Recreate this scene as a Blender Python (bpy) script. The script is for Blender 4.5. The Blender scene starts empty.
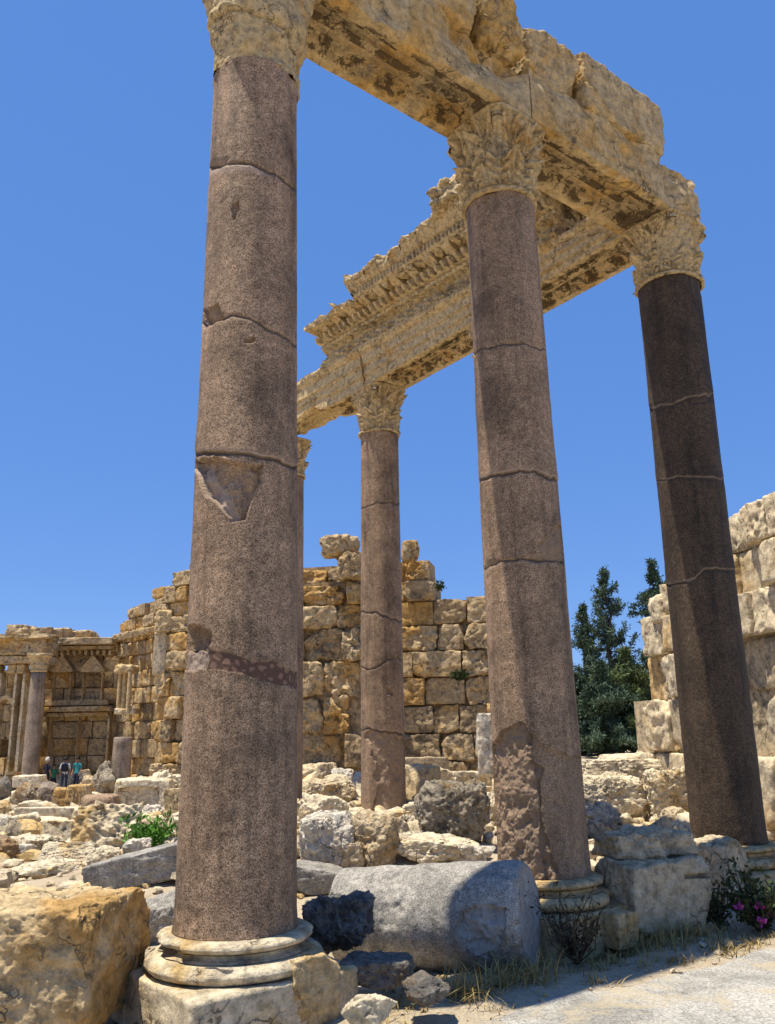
import bpy, math, random
import numpy as np
from mathutils import Vector, Matrix
R_=math.radians
S=bpy.context.scene
COL=S.collection
# ------------------------------------------------------------------ camera
FPX=845.0; PIT=R_(14.645); ROLL=-0.01747; W,H=775,1024
EYE=np.array([0,0,2.05])
_cp,_sp=math.cos(PIT),math.sin(PIT); _cr,_sr=math.cos(ROLL),math.sin(ROLL)
CF=np.array([0,_cp,_sp]); _U=np.array([0,-_sp,_cp]); _Rt=np.array([1.,0,0])
CR=_cr*_Rt+_sr*_U; CU=_cr*_U-_sr*_Rt
def proj(X):
    X=np.asarray(X,float)-EYE; z=X@CF
    return W/2+FPX*(X@CR)/z, H/2-FPX*(X@CU)/z, z
def ray(px,py):
    return CF+(px-W/2)/FPX*CR-(py-H/2)/FPX*CU
def at_y(px,py,y):
    d=ray(px,py); return EYE+d*(y/d[1])
def at_z(px,py,z):
    d=ray(px,py); return EYE+d*((z-EYE[2])/d[2])
cam=bpy.data.cameras.new('camera'); camo=bpy.data.objects.new('camera',cam); COL.objects.link(camo)
cam.sensor_fit='VERTICAL'; cam.sensor_height=24; cam.sensor_width=24; cam.lens=24*FPX/H
cam.clip_start=.05; cam.clip_end=6000
m=Matrix(((CR[0],CU[0],-CF[0]),(CR[1],CU[1],-CF[1]),(CR[2],CU[2],-CF[2]))).to_4x4()
m.translation=Vector(EYE); camo.matrix_world=m; S.camera=camo
# ------------------------------------------------------------------ noise
def _hash(ix,iy,iz,seed):
    n=(ix*374761393+iy*668265263+iz*2147483647+seed*144269504)&0xffffffff
    n=((n^(n>>13))*1274126177)&0xffffffff
    n=((n^(n>>16))*2246822519)&0xffffffff
    return ((n^(n>>15))&0xffffff)/float(0x7fffff)-1.0
def noise(P,seed=0):
    P=np.asarray(P,float); i=np.floor(P).astype(np.int64); f=P-i; f=f*f*f*(f*(f*6-15)+10)
    x,y,z=i[:,0],i[:,1],i[:,2]; fx,fy,fz=f[:,0],f[:,1],f[:,2]
    def h(a,b,c): return _hash(x+a,y+b,z+c,seed)
    l=lambda a,b,t:a+(b-a)*t
    return l(l(l(h(0,0,0),h(1,0,0),fx),l(h(0,1,0),h(1,1,0),fx),fy),l(l(h(0,0,1),h(1,0,1),fx),l(h(0,1,1),h(1,1,1),fx),fy),fz)
def fbm(P,seed=0,oct=4,gain=.5):
    P=np.asarray(P,float); a=1;s=0*P[:,0]; q=P.copy()
    for o in range(oct):
        s=s+a*noise(q,seed+o*17); a*=gain; q=q*2.03+7.1
    return s
def sstep(a,b,x):
    t=np.clip((np.asarray(x,float)-a)/(b-a),0,1); return t*t*(3-2*t)
# ------------------------------------------------------------------ mesh helpers
def link(name,V,F,mat,parent=None,origin=None,smooth=True,attrs=None,sharp=None,midx=None):
    V=np.asarray(V,float)
    if origin is not None: V=V-np.asarray(origin,float)
    me=bpy.data.meshes.new(name)
    F=F if isinstance(F,list) else [F]
    F=[np.asarray(f,int) for f in F if len(f)]
    me.vertices.add(len(V)); me.vertices.foreach_set('co',V.ravel())
    nl=sum(f.size for f in F); npol=sum(len(f) for f in F)
    me.loops.add(nl); me.polygons.add(npol)
    li=np.concatenate([f.ravel() for f in F]); me.loops.foreach_set('vertex_index',li.astype(np.int32))
    cnt=np.concatenate([np.full(len(f),f.shape[1]) for f in F]); st=np.concatenate([[0],np.cumsum(cnt)[:-1]])
    me.polygons.foreach_set('loop_start',st.astype(np.int32))
    try: me.polygons.foreach_set('loop_total',cnt.astype(np.int32))
    except Exception: pass
    me.polygons.foreach_set('use_smooth',np.full(npol,smooth))
    if midx is not None: me.polygons.foreach_set('material_index',np.asarray(midx,np.int32))
    me.update(calc_edges=True); me.validate()
    if attrs:
        for k,v in attrs.items():
            a=me.attributes.new(k,'FLOAT','POINT'); a.data.foreach_set('value',np.asarray(v,np.float32))
    for mm in (mat if isinstance(mat,(list,tuple)) else [mat]): me.materials.append(mm)
    if sharp:
        try: me.set_sharp_from_angle(angle=R_(sharp))
        except Exception: pass
    o=bpy.data.objects.new(name,me); COL.objects.link(o)
    if parent is not None: o.parent=parent
    elif origin is not None: o.location=Vector(origin)
    return o
def tag(o,label=None,cat=None,group=None,kind=None):
    if label: o['label']=label
    if cat: o['category']=cat
    if group: o['group']=group
    if kind: o['kind']=kind
    return o
def empty(name,loc,label,cat,group=None):
    o=bpy.data.objects.new(name,None); COL.objects.link(o); o.location=Vector(loc); o.empty_display_size=.2
    return tag(o,label,cat,group)
class MB:
    def __init__(s): s.V=[];s.F=[];s.T=[];s.n=0
    def add(s,V,F,tone=0.):
        V=np.asarray(V,float); F=np.asarray(F,int)
        s.V.append(V); s.F.append(F+s.n); s.T.append(np.full(len(V),tone) if np.isscalar(tone) else tone); s.n+=len(V)
    def build(s,name,mat,parent=None,origin=None,smooth=True,sharp=None):
        byk={}
        for f in s.F: byk.setdefault(f.shape[1],[]).append(f)
        return link(name,np.vstack(s.V),[np.vstack(v) for v in byk.values()],mat,parent,origin,smooth,{'tone':np.concatenate(s.T)},sharp)
_cg={}
def cubegrid(n):
    if n in _cg: return _cg[n]
    g=np.linspace(-1,1,n+1); a,b=np.meshgrid(g,g,indexing='ij'); a=a.ravel();b=b.ravel();o=np.ones_like(a)
    Vs=[np.c_[o,a,b],np.c_[-o,b,a],np.c_[b,o,a],np.c_[a,-o,b],np.c_[a,b,o],np.c_[b,a,-o]]
    i,j=np.meshgrid(np.arange(n),np.arange(n),indexing='ij'); i=i.ravel();j=j.ravel(); k=i*(n+1)+j
    q=np.c_[k,k+n+1,k+n+2,k+1]; Fs=[q+f*(n+1)**2 for f in range(6)]
    V=np.vstack(Vs);F=np.vstack(Fs)
    key=np.round(V*n*4).astype(np.int64); _,idx,inv=np.unique(key,axis=0,return_index=True,return_inverse=True)
    _cg[n]=(V[idx],inv.ravel()[F]); return _cg[n]
def rockV(size,seed,n=16,box=True,rough=.04,chips=5,chipd=(.72,.98),p=24,jit=.05,freq=2.2):
    """polytope of (jittered) planes with chips knocked off, plus fractal roughness; centred, size = full extents"""
    rg=np.random.RandomState(seed); hs=np.array(size)/2.; V,F=cubegrid(n)
    d=V.copy()
    if not box: d=d/np.linalg.norm(d,axis=1)[:,None]
    if box:
        N=np.vstack([np.eye(3),-np.eye(3)])+rg.uniform(-jit,jit,(6,3)); hh=np.ones(6)
        C=rg.choice([-1,1],(chips,3))*rg.uniform(.15,1,(chips,3)); C/=np.linalg.norm(C,axis=1)[:,None]
        ch=np.abs(C).sum(1)*rg.uniform(*chipd,size=chips)
        N=np.vstack([N/np.linalg.norm(N,axis=1)[:,None],C]); hh=np.r_[hh,ch]
    else:
        N=rg.normal(size=(13+chips,3)); N/=np.linalg.norm(N,axis=1)[:,None]; hh=rg.uniform(.8,1.08,len(N))
    dn=d@N.T; inv=np.clip(dn/hh,1e-4,None); t=((inv**p).sum(1))**(-1./p)
    Q=d*t[:,None]
    P=Q*hs
    sc=float(np.mean(np.sort(hs)[1:]))
    nd=P/np.linalg.norm(P,axis=1)[:,None]
    off=rg.uniform(-50,50,3)
    P=P+nd*(rough*2*sc*(fbm(P/sc*freq+off,seed,6,.58)-.5*np.abs(fbm(P/sc*freq*1.7+off+9,seed+3,4,.6))+.2))[:,None]
    return P,F
def rotz(P,a):
    c,s=math.cos(a),math.sin(a); return P@np.array([[c,s,0],[-s,c,0],[0,0,1]])
def rotx(P,a):
    c,s=math.cos(a),math.sin(a); return P@np.array([[1,0,0],[0,c,s],[0,-s,c]])
def roty(P,a):
    c,s=math.cos(a),math.sin(a); return P@np.array([[c,0,-s],[0,1,0],[s,0,c]])
def gridF(a,b,wrap=False):
    i,j=np.meshgrid(np.arange(a-1),np.arange(b if wrap else b-1),indexing='ij'); i=i.ravel();j=j.ravel();j2=(j+1)%b
    return np.c_[i*b+j,i*b+j2,(i+1)*b+j2,(i+1)*b+j]
def pin(px,py,poly):
    c=np.zeros(len(px),bool); n=len(poly)
    for i in range(n):
        x1,y1=poly[i];x2,y2=poly[(i+1)%n]
        if y1==y2: continue
        k=((y1>py)!=(y2>py))&(px<(x2-x1)*(py-y1)/(y2-y1)+x1); c^=k
    return c
# ------------------------------------------------------------------ materials
class NT:
    def __init__(s,name):
        s.m=bpy.data.materials.new(name); s.m.use_nodes=True; s.t=s.m.node_tree; s.t.nodes.clear()
    def n(s,typ,**kw):
        o=s.t.nodes.new(typ)
        for k,v in kw.items():
            if k.startswith('_'): setattr(o,k[1:],v)
            else:
                i=o.inputs[int(k[1:])] if k[0]=='i' and k[1:].isdigit() else o.inputs[k]
                if hasattr(v,'is_output') or isinstance(v,bpy.types.NodeSocket): s.t.links.new(v,i)
                else: i.default_value=v
        return o
    def noise(s,vec,scale,detail=6,rough=.6,dist=0):
        return s.n('ShaderNodeTexNoise',Vector=vec,Scale=scale,Detail=detail,Roughness=rough,Distortion=dist).outputs['Fac']
    def ramp(s,fac,stops,interp='LINEAR'):
        o=s.n('ShaderNodeValToRGB',Fac=fac); r=o.color_ramp; r.interpolation=interp
        while len(r.elements)<len(stops): r.elements.new(.5)
        for e,(p,c) in zip(r.elements,stops): e.position=p; e.color=(c[0],c[1],c[2],1) if not np.isscalar(c) else (c,c,c,1)
        return o.outputs['Color']
    def mix(s,fac,a,b,mode='MIX'):
        o=s.n('ShaderNodeMix',_data_type='RGBA',_blend_type=mode)
        for i,v in ((0,fac),(6,a),(7,b)):
            if isinstance(v,bpy.types.NodeSocket): s.t.links.new(v,o.inputs[i])
            else: o.inputs[i].default_value=v if i==0 else (v[0],v[1],v[2],1)
        return o.outputs[2]
    def math(s,op,a,b=0.,c=None):
        o=s.n('ShaderNodeMath',_operation=op,i0=a,i1=b)
        return o.outputs[0]
    def attr(s,name): return s.n('ShaderNodeAttribute',_attribute_name=name).outputs['Fac']
    def pos(s):return s.n('ShaderNodeNewGeometry').outputs['Position']
    def fin(s,col,rough=.9,h=None,dist=.02,strength=.8,spec=.2,trans=None):
        b=s.n('ShaderNodeBsdfPrincipled'); b.inputs['Specular IOR Level'].default_value=spec
        for k,v in (('Base Color',col),('Roughness',rough)):
            if isinstance(v,bpy.types.NodeSocket): s.t.links.new(v,b.inputs[k])
            else: b.inputs[k].default_value=(v[0],v[1],v[2],1) if k=='Base Color' else v
        if h is not None:
            bp=s.n('ShaderNodeBump',Height=h,Distance=dist,Strength=strength); s.t.links.new(bp.outputs[0],b.inputs['Normal'])
        o=s.n('ShaderNodeOutputMaterial'); s.t.links.new(b.outputs[0],o.inputs[0]); return s.m
def limestone(name,cream=(.58,.49,.34),ochre=(.42,.25,.09),grey=(.30,.27,.22),wo=.5,wg=.5,scale=1.,pit=.6,bump=.03,dark=(.10,.08,.06),wd=.5,stain=False):
    t=NT(name); P=t.pos(); to=t.attr('tone')
    a=t.noise(P,.9*scale,9,.66,.5); a=t.math('ADD',a,t.math('MULTIPLY',to,.12))
    c=t.mix(t.ramp(a,[(.60-wo*.22,0),(.70-wo*.22,1)]),cream,ochre)
    g=t.noise(P,2.1*scale,10,.72,.7); g=t.math('SUBTRACT',g,t.math('MULTIPLY',to,.06))
    c=t.mix(t.ramp(g,[(.60-wg*.14,0),(.68-wg*.14,.9)]),c,grey)
    c=t.mix(1.,c,t.ramp(t.math('ADD',t.math('MULTIPLY',to,.5),.5),[(0,(.74,.70,.64)),(.5,(1,1,1)),(1,(1.12,1.08,1.0))]),'MULTIPLY')
    f=t.noise(P,8*scale,10,.78); c=t.mix(1.,c,t.ramp(f,[(.36,.50),(.5,.98),(.64,1.38)]),'MULTIPLY')
    k=t.noise(P,4.2*scale,12,.78,.5); c=t.mix(t.ramp(k,[(.62-wd*.06,0),(.68-wd*.06,.85)]),c,dark)
    # hairline fissures
    vc=t.n('ShaderNodeTexVoronoi',Vector=t.n('ShaderNodeVectorMath',_operation='ADD',i0=P,i1=t.n('ShaderNodeTexNoise',Vector=P,Scale=3.*scale,Detail=8).outputs['Color']).outputs[0],Scale=1.7*scale,_feature='DISTANCE_TO_EDGE').outputs['Distance']
    fis=t.ramp(vc,[(.004,1),(.022,0)]); fis=t.math('MULTIPLY',fis,t.ramp(t.noise(P,1.3*scale,3),[(.48,0),(.56,.75)]))
    c=t.mix(fis,c,dark)
    if stain:
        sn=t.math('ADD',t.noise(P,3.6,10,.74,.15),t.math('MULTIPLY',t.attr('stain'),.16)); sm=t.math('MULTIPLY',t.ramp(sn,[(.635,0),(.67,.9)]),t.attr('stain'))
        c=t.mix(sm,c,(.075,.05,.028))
    v=t.n('ShaderNodeTexVoronoi',Vector=P,Scale=22*scale).outputs['Distance']
    pt=t.ramp(v,[(.0,0),(.35,1)])
    h=t.math('ADD',t.math('MULTIPLY',t.noise(P,6*scale,12,.74),2.2),t.math('MULTIPLY',pt,.4*pit)); h=t.math('SUBTRACT',h,fis)
    return t.fin(c,.92,h,bump,1.,.15)
def granite(name,cols=((.10,.063,.037),(.24,.15,.086),(.345,.228,.138),(.44,.32,.215)),scale=155,stain=(.55,1.25),bump=.006,palec=(.40,.31,.25)):
    t=NT(name); P=t.pos()
    v=t.n('ShaderNodeTexVoronoi',Vector=P,Scale=scale).outputs['Color']
    v=t.n('ShaderNodeSeparateColor',Color=v).outputs[0]
    c=t.ramp(v,[(.0,cols[0]),(.14,cols[0]),(.36,cols[1]),(.68,cols[2]),(1.,cols[3])])
    f=t.noise(P,1.3,8,.65,.5); c=t.mix(1.,c,t.ramp(f,[(.33,stain[0]),(.5,.97),(.66,stain[1])]),'MULTIPLY')
    mp_=t.n('ShaderNodeMapping',Vector=P); mp_.inputs['Scale'].default_value=(4.5,4.5,.35); sk=t.noise(mp_.outputs[0],1.,7,.7,.2); c=t.mix(1.,c,t.ramp(sk,[(.36,.62),(.5,1.),(.66,1.16)]),'MULTIPLY')
    f2=t.noise(P,14,6,.7); c=t.mix(1.,c,t.ramp(f2,[(.34,.66),(.6,1.12)]),'MULTIPLY')
    mr=t.attr('broken'); c=t.mix(t.math('MULTIPLY',mr,.75),c,t.mix(t.noise(P,11,8,.7),(cols[0][0]*2.2,cols[0][1]*2.2,cols[0][2]*2.2),(cols[3][0],cols[3][1],cols[3][2])))
    mg=t.attr('mortar'); vv=t.n('ShaderNodeTexVoronoi',Vector=P,Scale=15.,_feature='DISTANCE_TO_EDGE').outputs['Distance']
    c=t.mix(mg,c,t.mix(t.ramp(vv,[(.16,1),(.24,0)]),(.22,.13,.085),(.10,.055,.036)))
    mp=t.attr('pale'); c=t.mix(mp,c,palec)
    mk=t.attr('crack'); c=t.mix(mk,c,(.06,.045,.036))
    h=t.math('ADD',t.math('MULTIPLY',t.noise(P,26,8,.7),1.),t.math('MULTIPLY',t.math('MULTIPLY',t.noise(P,13,10,.75),mr),6.))
    return t.fin(c,.75,h,bump,.9,.3)
def simple(name,c1,c2=None,scale=5,rough=.85,bump=.01,spec=.2):
    t=NT(name); c2=c2 or tuple(x*.7 for x in c1); P=t.pos(); f=t.noise(P,scale,6,.65)
    return t.fin(t.mix(t.ramp(f,[(.3,0),(.7,1)]),c1,c2),rough,t.noise(P,scale*3,6,.7) if bump else None,bump or .01,.6,spec)
M={}
M['pale']=limestone('pale limestone',cream=(.66,.56,.39),ochre=(.50,.35,.16),grey=(.40,.35,.27),wo=.25,wg=.25,wd=.5)
M['ochre']=limestone('ochre limestone',cream=(.60,.45,.25),ochre=(.49,.30,.11),wo=.55,wg=.15,wd=.4)
M['carved']=limestone('carved limestone',cream=(.53,.40,.22),ochre=(.47,.30,.12),grey=(.29,.225,.14),wo=.3,wg=.25,scale=1.6,bump=.02,wd=.45,dark=(.07,.05,.03),stain=True)
M['arch']=limestone('weathered architrave limestone',cream=(.53,.395,.215),ochre=(.52,.325,.115),grey=(.32,.25,.16),wo=.55,wg=.25,scale=.9,bump=.03,wd=.45,stain=True)
M['wall']=limestone('wall limestone',cream=(.54,.405,.235),ochre=(.46,.285,.105),grey=(.27,.215,.145),wo=.42,wg=.35,scale=.85,bump=.05,wd=.9)
M['wallpale']=limestone('bleached wall limestone',cream=(.62,.52,.36),ochre=(.48,.34,.17),grey=(.36,.31,.235),wo=.28,wg=.32,scale=.9,bump=.02,wd=.35)
M['speck']=limestone('pitted limestone',cream=(.54,.46,.34),ochre=(.40,.27,.13),grey=(.25,.22,.175),wo=.35,wg=.5,scale=2.4,pit=1.5,bump=.06,wd=1.4)
M['tan']=limestone('tan limestone',cream=(.56,.45,.29),ochre=(.44,.29,.13),grey=(.36,.30,.21),wo=.35,wg=.3,wd=.7)
M['greywhite']=limestone('grey white limestone',cream=(.62,.55,.44),ochre=(.40,.27,.13),grey=(.38,.365,.33),wo=.2,wg=.55,bump=.03)
M['brown']=limestone('brown limestone',cream=(.38,.295,.19),ochre=(.33,.22,.115),grey=(.24,.205,.16),wo=.5,wg=.5)
M['granite']=granite('rose granite')
M['graniteshaded']=granite('shaded rose granite',cols=((.020,.013,.007),(.050,.032,.018),(.082,.053,.031),(.14,.096,.06)))  # rose granite with the right column's shade darkened into the colour
M['granitegrey']=granite('grey granite',cols=((.17,.155,.13),(.255,.235,.20),(.335,.31,.265),(.42,.39,.34)),scale=125,stain=(.7,1.15),bump=.01,palec=(.52,.50,.46))
M['granitepink']=granite('pale pink granite',cols=((.16,.115,.08),(.26,.19,.135),(.34,.265,.195),(.42,.34,.26)))
M['basalt']=limestone('dark rough stone',cream=(.33,.31,.28),ochre=(.24,.21,.175),grey=(.14,.13,.115),wo=.4,wg=.4,scale=2.5,pit=1.5,bump=.06,dark=(.03,.03,.03),wd=.8)
M['greystone']=limestone('grey brown stone',cream=(.24,.215,.18),ochre=(.22,.16,.10),grey=(.15,.14,.125),wo=.4,wg=.5,scale=2)
M['leafgreen']=simple('bright green leaf',(.10,.24,.025),(.05,.14,.015),3,.6,0)
M['leafdark']=simple('dark green leaf',(.030,.052,.016),(.05,.06,.02),3,.7,0)
M['needle']=simple('blue green needles',(.070,.105,.060),(.045,.075,.045),.7,.7,0)
M['needleyellow']=simple('yellow green needles',(.115,.14,.042),(.065,.095,.04),.9,.7,0)
M['bark']=simple('bark',(.09,.065,.045),None,6,.95,.02)
M['dry']=simple('dry grass blade',(.42,.32,.13),(.25,.17,.06),4,.9,0)
M['twig']=simple('dark dry twig',(.05,.038,.025),(.10,.075,.04),9,.9,0)
M['petal']=simple('pink petal',(.38,.06,.26),(.28,.04,.20),9,.7,0)
M['skin']=simple('skin',(.33,.19,.12),None,9,.6,0)
M['hair']=simple('dark hair',(.02,.016,.013),None,9,.6,0)
M['greyhair']=simple('grey hair',(.42,.38,.35),None,9,.6,0)
M['clwhite']=simple('white shirt cloth',(.62,.64,.70),None,4,.9,0)
M['clteal']=simple('teal shirt cloth',(.05,.30,.34),None,4,.9,0)
M['clgreen']=simple('green shirt cloth',(.03,.17,.10),None,4,.9,0)
M['cldark']=simple('dark cloth',(.02,.022,.035),None,4,.9,0)
M['clnavy']=simple('navy trouser cloth',(.03,.04,.08),None,4,.9,0)
# ------------------------------------------------------------------ terrain
def terr0(x,y):
    x=np.asarray(x,float);y=np.asarray(y,float)
    right=.50*sstep(9.9,13.2,y-.75*np.clip(x-1.6,0,4))*(1-.55*sstep(1.,3.2,x)); left=-.75*sstep(18,46,y)
    w=sstep(-6.5,-2.2,x); return left*(1-w)+right*w
def roadside(x,y):  # signed distance-ish beyond the road edge (positive = verge)
    return (y-6.95)-(x-.63)*.645
def terr(x,y):
    x=np.atleast_1d(np.asarray(x,float));y=np.atleast_1d(np.asarray(y,float))
    P=np.c_[x,y,0*x]; k=sstep(-.15,1.0,roadside(x,y))
    return terr0(x,y)+k*(.10*fbm(P*.7,3,4)+.02*fbm(P*4,9,3))*sstep(400,60,np.hypot(x,y))
def hit(px,py):
    d=ray(px,py)
    for t in np.arange(3,90,.04):
        p=EYE+d*t
        if p[2]<=float(terr0(p[0],p[1])): return p
    return EYE+d*60
t=NT('dry ground'); P=t.pos()
c=t.mix(t.ramp(t.noise(P,.5,8,.65),[(.35,0),(.65,1)]),(.54,.46,.34),(.42,.34,.23))
c=t.mix(t.ramp(t.noise(P,6,8,.7),[(.52,0),(.68,.8)]),c,(.26,.20,.13))
c=t.mix(1.,c,t.ramp(t.noise(P,40,6,.7),[(.3,.7),(.6,1.1)]),'MULTIPLY')
M['ground']=t.fin(c,.95,t.noise(P,22,10,.75),.04,.9,.1)
t=NT('pale gravel path'); P=t.pos()
v=t.n('ShaderNodeTexVoronoi',Vector=P,Scale=75.).outputs['Color']; v=t.n('ShaderNodeSeparateColor',Color=v).outputs[0]
c=t.ramp(v,[(.0,(.20,.19,.165)),(.25,(.33,.31,.27)),(.8,(.41,.39,.34)),(1.,(.52,.5,.45))])
c=t.mix(1.,c,t.ramp(t.noise(P,1.1,9,.7,.6),[(.38,.66),(.5,.98),(.62,1.14)]),'MULTIPLY')
c=t.mix(t.ramp(t.noise(P,1.7,10,.75,.5),[(.52,0),(.60,.75)]),c,(.42,.35,.23))
c=t.mix(t.ramp(t.noise(P,9,10,.8,.3),[(.60,0),(.66,.7)]),c,(.17,.15,.12))
M['road']=t.fin(c,.9,t.math('ADD',t.noise(P,30,8,.75),t.math('MULTIPLY',v,.4)),.012,.9,.2)
def axis(n,near,far,k): 
    u=np.linspace(-1,1,n); return np.sinh(u*k)/np.sinh(k)*far
gx=axis(330,0,1800,7.2); gy=np.r_[-np.sinh(np.linspace(1,0,30)*5)/np.sinh(5)*1500,np.linspace(.2,26,230),26+np.sinh(np.linspace(.02,1,90)*5)/np.sinh(5)*2500]
X,Y=np.meshgrid(gx,gy,indexing='ij'); 
V=np.c_[X.ravel(),Y.ravel(),terr(X.ravel(),Y.ravel())]
tag(link('ground',V,gridF(len(gx),len(gy)),M['ground']),kind='structure')
# path sheet, ragged far edge
ux=np.linspace(-14,16,420); vs=np.r_[np.linspace(-9,-.35,30),np.linspace(-.3,.04,22)]
A=[]
for x in ux:
    e=.645*(x-.63)+6.95+.14*float(fbm(np.array([[x*1.5,0,0]]),5,4)[0])
    for k in vs: A.append((x,e+k,0))
A=np.array(A); A[:,2]=terr(A[:,0],A[:,1])*0+.012-.012*np.tile(sstep(-.02,.04,vs),len(ux))+.0
tag(link('path',A,gridF(len(ux),len(vs)),M['road']),kind='structure')
# ------------------------------------------------------------------ colonnade layout
C1=np.array([-1.243,7.209]);C3=np.array([4.381,11.770]);C2=(C1+C3)/2;C4=np.array([-.184,18.04])
u=(C3-C1)/np.linalg.norm(C3-C1); nf=np.array([u[1],-u[0]])      # front normal (towards camera)
w=(C4-C3)/np.linalg.norm(C4-C3); mi=np.array([-w[1],w[0]])      # inner normal of the rear run
if mi[0]>0: mi=-mi
C6=C3+w*3.72; C5=C3+w*11.9
ZB=.603; ZT=8.603; ZC=9.62     # shaft bottom, shaft top, capital top
def shaft_mesh(c,top,rb,rt,nth,nz,cracks=(),broken=(),mortar=(),pale=(),seed=0,z0=ZB,z1=ZT,rim=.012):
    th=np.linspace(0,2*np.pi,nth,endpoint=False); zz=np.linspace(0,1,nz)
    T,Z=np.meshgrid(th,zz); T=T.ravel();Z=Z.ravel()
    r=rb+(rt-rb)*(Z**1.25)
    r=r+.012*np.exp(-(1-Z)*90)+.015*np.exp(-Z*110)
    cx=c[0]+(top[0]-c[0])*Z; cy=c[1]+(top[1]-c[1])*Z; z=z0+(z1-z0)*Z
    dx,dy=np.cos(T),np.sin(T)
    P0=np.c_[cx+dx*r,cy+dy*r,z]
    px,py,_=proj(P0); fac=(dx*(P0[:,0])+dy*(P0[:,1]))<0
    q=P0+seed*13.7
    wob=fbm(q*1.6,seed,4)
    pxw=px+3.2*fbm(q*5,seed+1,3); pyw=py+3.2*fbm(q*5,seed+2,3)
    d=np.zeros(len(P0)); br=np.zeros(len(P0)); mo=np.zeros(len(P0)); pa=np.zeros(len(P0)); ck=np.zeros(len(P0))
    for poly,depth,bv in broken:
        k=pin(pxw,pyw,poly)&fac; d-=k*(depth+.35*depth*fbm(q*7,seed+5,4)+bv*.030*np.abs(fbm(q*5.5,seed+8,6,.62))); br=np.maximum(br,k*bv)
    for pl,wd,dep,lip in cracks:
        xs=[p[0] for p in pl]; yc=np.interp(px,xs,[p[1] for p in pl])
        # the crack runs right round: mirrored on the far side
        e=(py-yc)+2.0*fbm(q*6,seed+3,4)
        k=np.exp(-(e/wd)**2)*(np.abs(e)<wd*3); k=np.where(fac,k,0)
        d-=dep*k*(.8+.6*fbm(q*3,seed+4,2)); ck=np.maximum(ck,np.clip(k*1.2-.25,0,1)*min(1,dep/.018))
        if lip: d+=np.where(fac,lip*.8*sstep(-wd*22,-wd*2,e)*(e<-wd*.6),0) ; pa=np.maximum(pa,np.where(fac,np.exp(-((e+wd*1.6)/(wd*.6))**2)*.45,0))
        # loss of edge around the crack
        ch=sstep(.35,.9,fbm(q*np.array([3.,3,3]),seed+6,3))*np.exp(-(e/(wd*4))**2); d-=np.where(fac,.03*ch,0); br=np.maximum(br,np.where(fac,ch,0))
    for poly,depth in mortar:
        k=pin(pxw,pyw,poly)&fac; mo=np.maximum(mo,k*1.); d-=k*depth
    for poly,v in pale:
        k=pin(pxw,pyw,poly)&fac; pa=np.maximum(pa,k*v)
    # chipped bottom & top rims
    d-=.035*sstep(.15,.8,fbm(q*3.3,seed+9,3))*np.exp(-Z*70)
    d-=.03*sstep(.1,.7,fbm(q*3.1,seed+10,3))*np.exp(-(1-Z)*60)
    d+=.0035*wob+.0012*fbm(q*18,seed+11,2)
    r2=r+d
    V=np.c_[cx+dx*r2,cy+dy*r2,z+.03*np.exp(-Z*nz/4.)*0]
    F=gridF(nz,nth,True)
    V=np.vstack([V,[[c[0],c[1],z0]],[[top[0],top[1],z1]]]); b=len(V)-2
    i=np.arange(nth); Fb=np.c_[np.full(nth,b),(i+1)%nth,i]; k=(nz-1)*nth; Ft=np.c_[np.full(nth,b+1),k+i,k+(i+1)%nth]
    ex=lambda a:np.r_[a,0,0]
    return V,[F,np.vstack([Fb,Ft])],{'broken':ex(br),'mortar':ex(mo),'pale':ex(pa),'crack':ex(ck)}
def lathe(prof,nth,c,noise_amp=.0,seed=0,freq=5,sub=8,chip=0):
    pr=[]
    for (a,b) in zip(prof[:-1],prof[1:]):
        for k in range(sub): pr.append((a[0]+(b[0]-a[0])*k/sub,a[1]+(b[1]-a[1])*k/sub))
    pr.append(prof[-1]); pr=np.array(pr)
    th=np.linspace(0,2*np.pi,nth,endpoint=False); n=len(pr)
    Rr=np.repeat(pr[:,0],nth);Z=np.repeat(pr[:,1],nth);T=np.tile(th,n)
    q=np.c_[np.cos(T)*Rr,np.sin(T)*Rr,Z]+seed*3.1
    Rr=Rr+noise_amp*fbm(q*freq,seed,4)
    if chip: Rr=Rr-chip*sstep(.35,.75,fbm(q*2.2,seed+3,3))
    V=np.c_[c[0]+np.cos(T)*Rr,c[1]+np.sin(T)*Rr,Z]
    return V,gridF(n,nth,True)
def torus_prof(rc,z0,z1,bul,n=9):
    a=np.linspace(-np.pi/2,np.pi/2,n); zm=(z0+z1)/2;h=(z1-z0)/2
    return [(rc+bul*math.cos(t),zm+h*math.sin(t)) for t in a]
def add_base(root,c,seed,rot,parts=('plinth','moulding'),zg=0.,nth=160,rs=1.):
    base=None
    if 'moulding' in parts:
        pr=torus_prof(.56*rs,.335,.465,.125)+[(.585*rs,.472),(.575*rs,.476),(.535*rs,.485),(.52*rs,.50),(.53*rs,.515),(.56*rs,.522)]+torus_prof(.52*rs,.524,.603,.085)+[(.44,.606)]
        V,F=lathe(pr,nth,c,.006,seed,6,3,.05); base=link('base_moulding',V,F,M['pale'] if seed==1 else M['carved'],root,(c[0],c[1],0))
    if 'plinth' in parts:
        P,F=rockV((1.40*rs,1.40*rs,.40-zg),seed+40,26,True,.008,5,(.90,.99),40,.01,4); P=rotz(P,rot)+np.array([c[0],c[1],(.40+zg)/2-.065])
        link('plinth',P,F,M['pale'] if seed==1 else M['carved'],root,(c[0],c[1],0))
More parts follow.
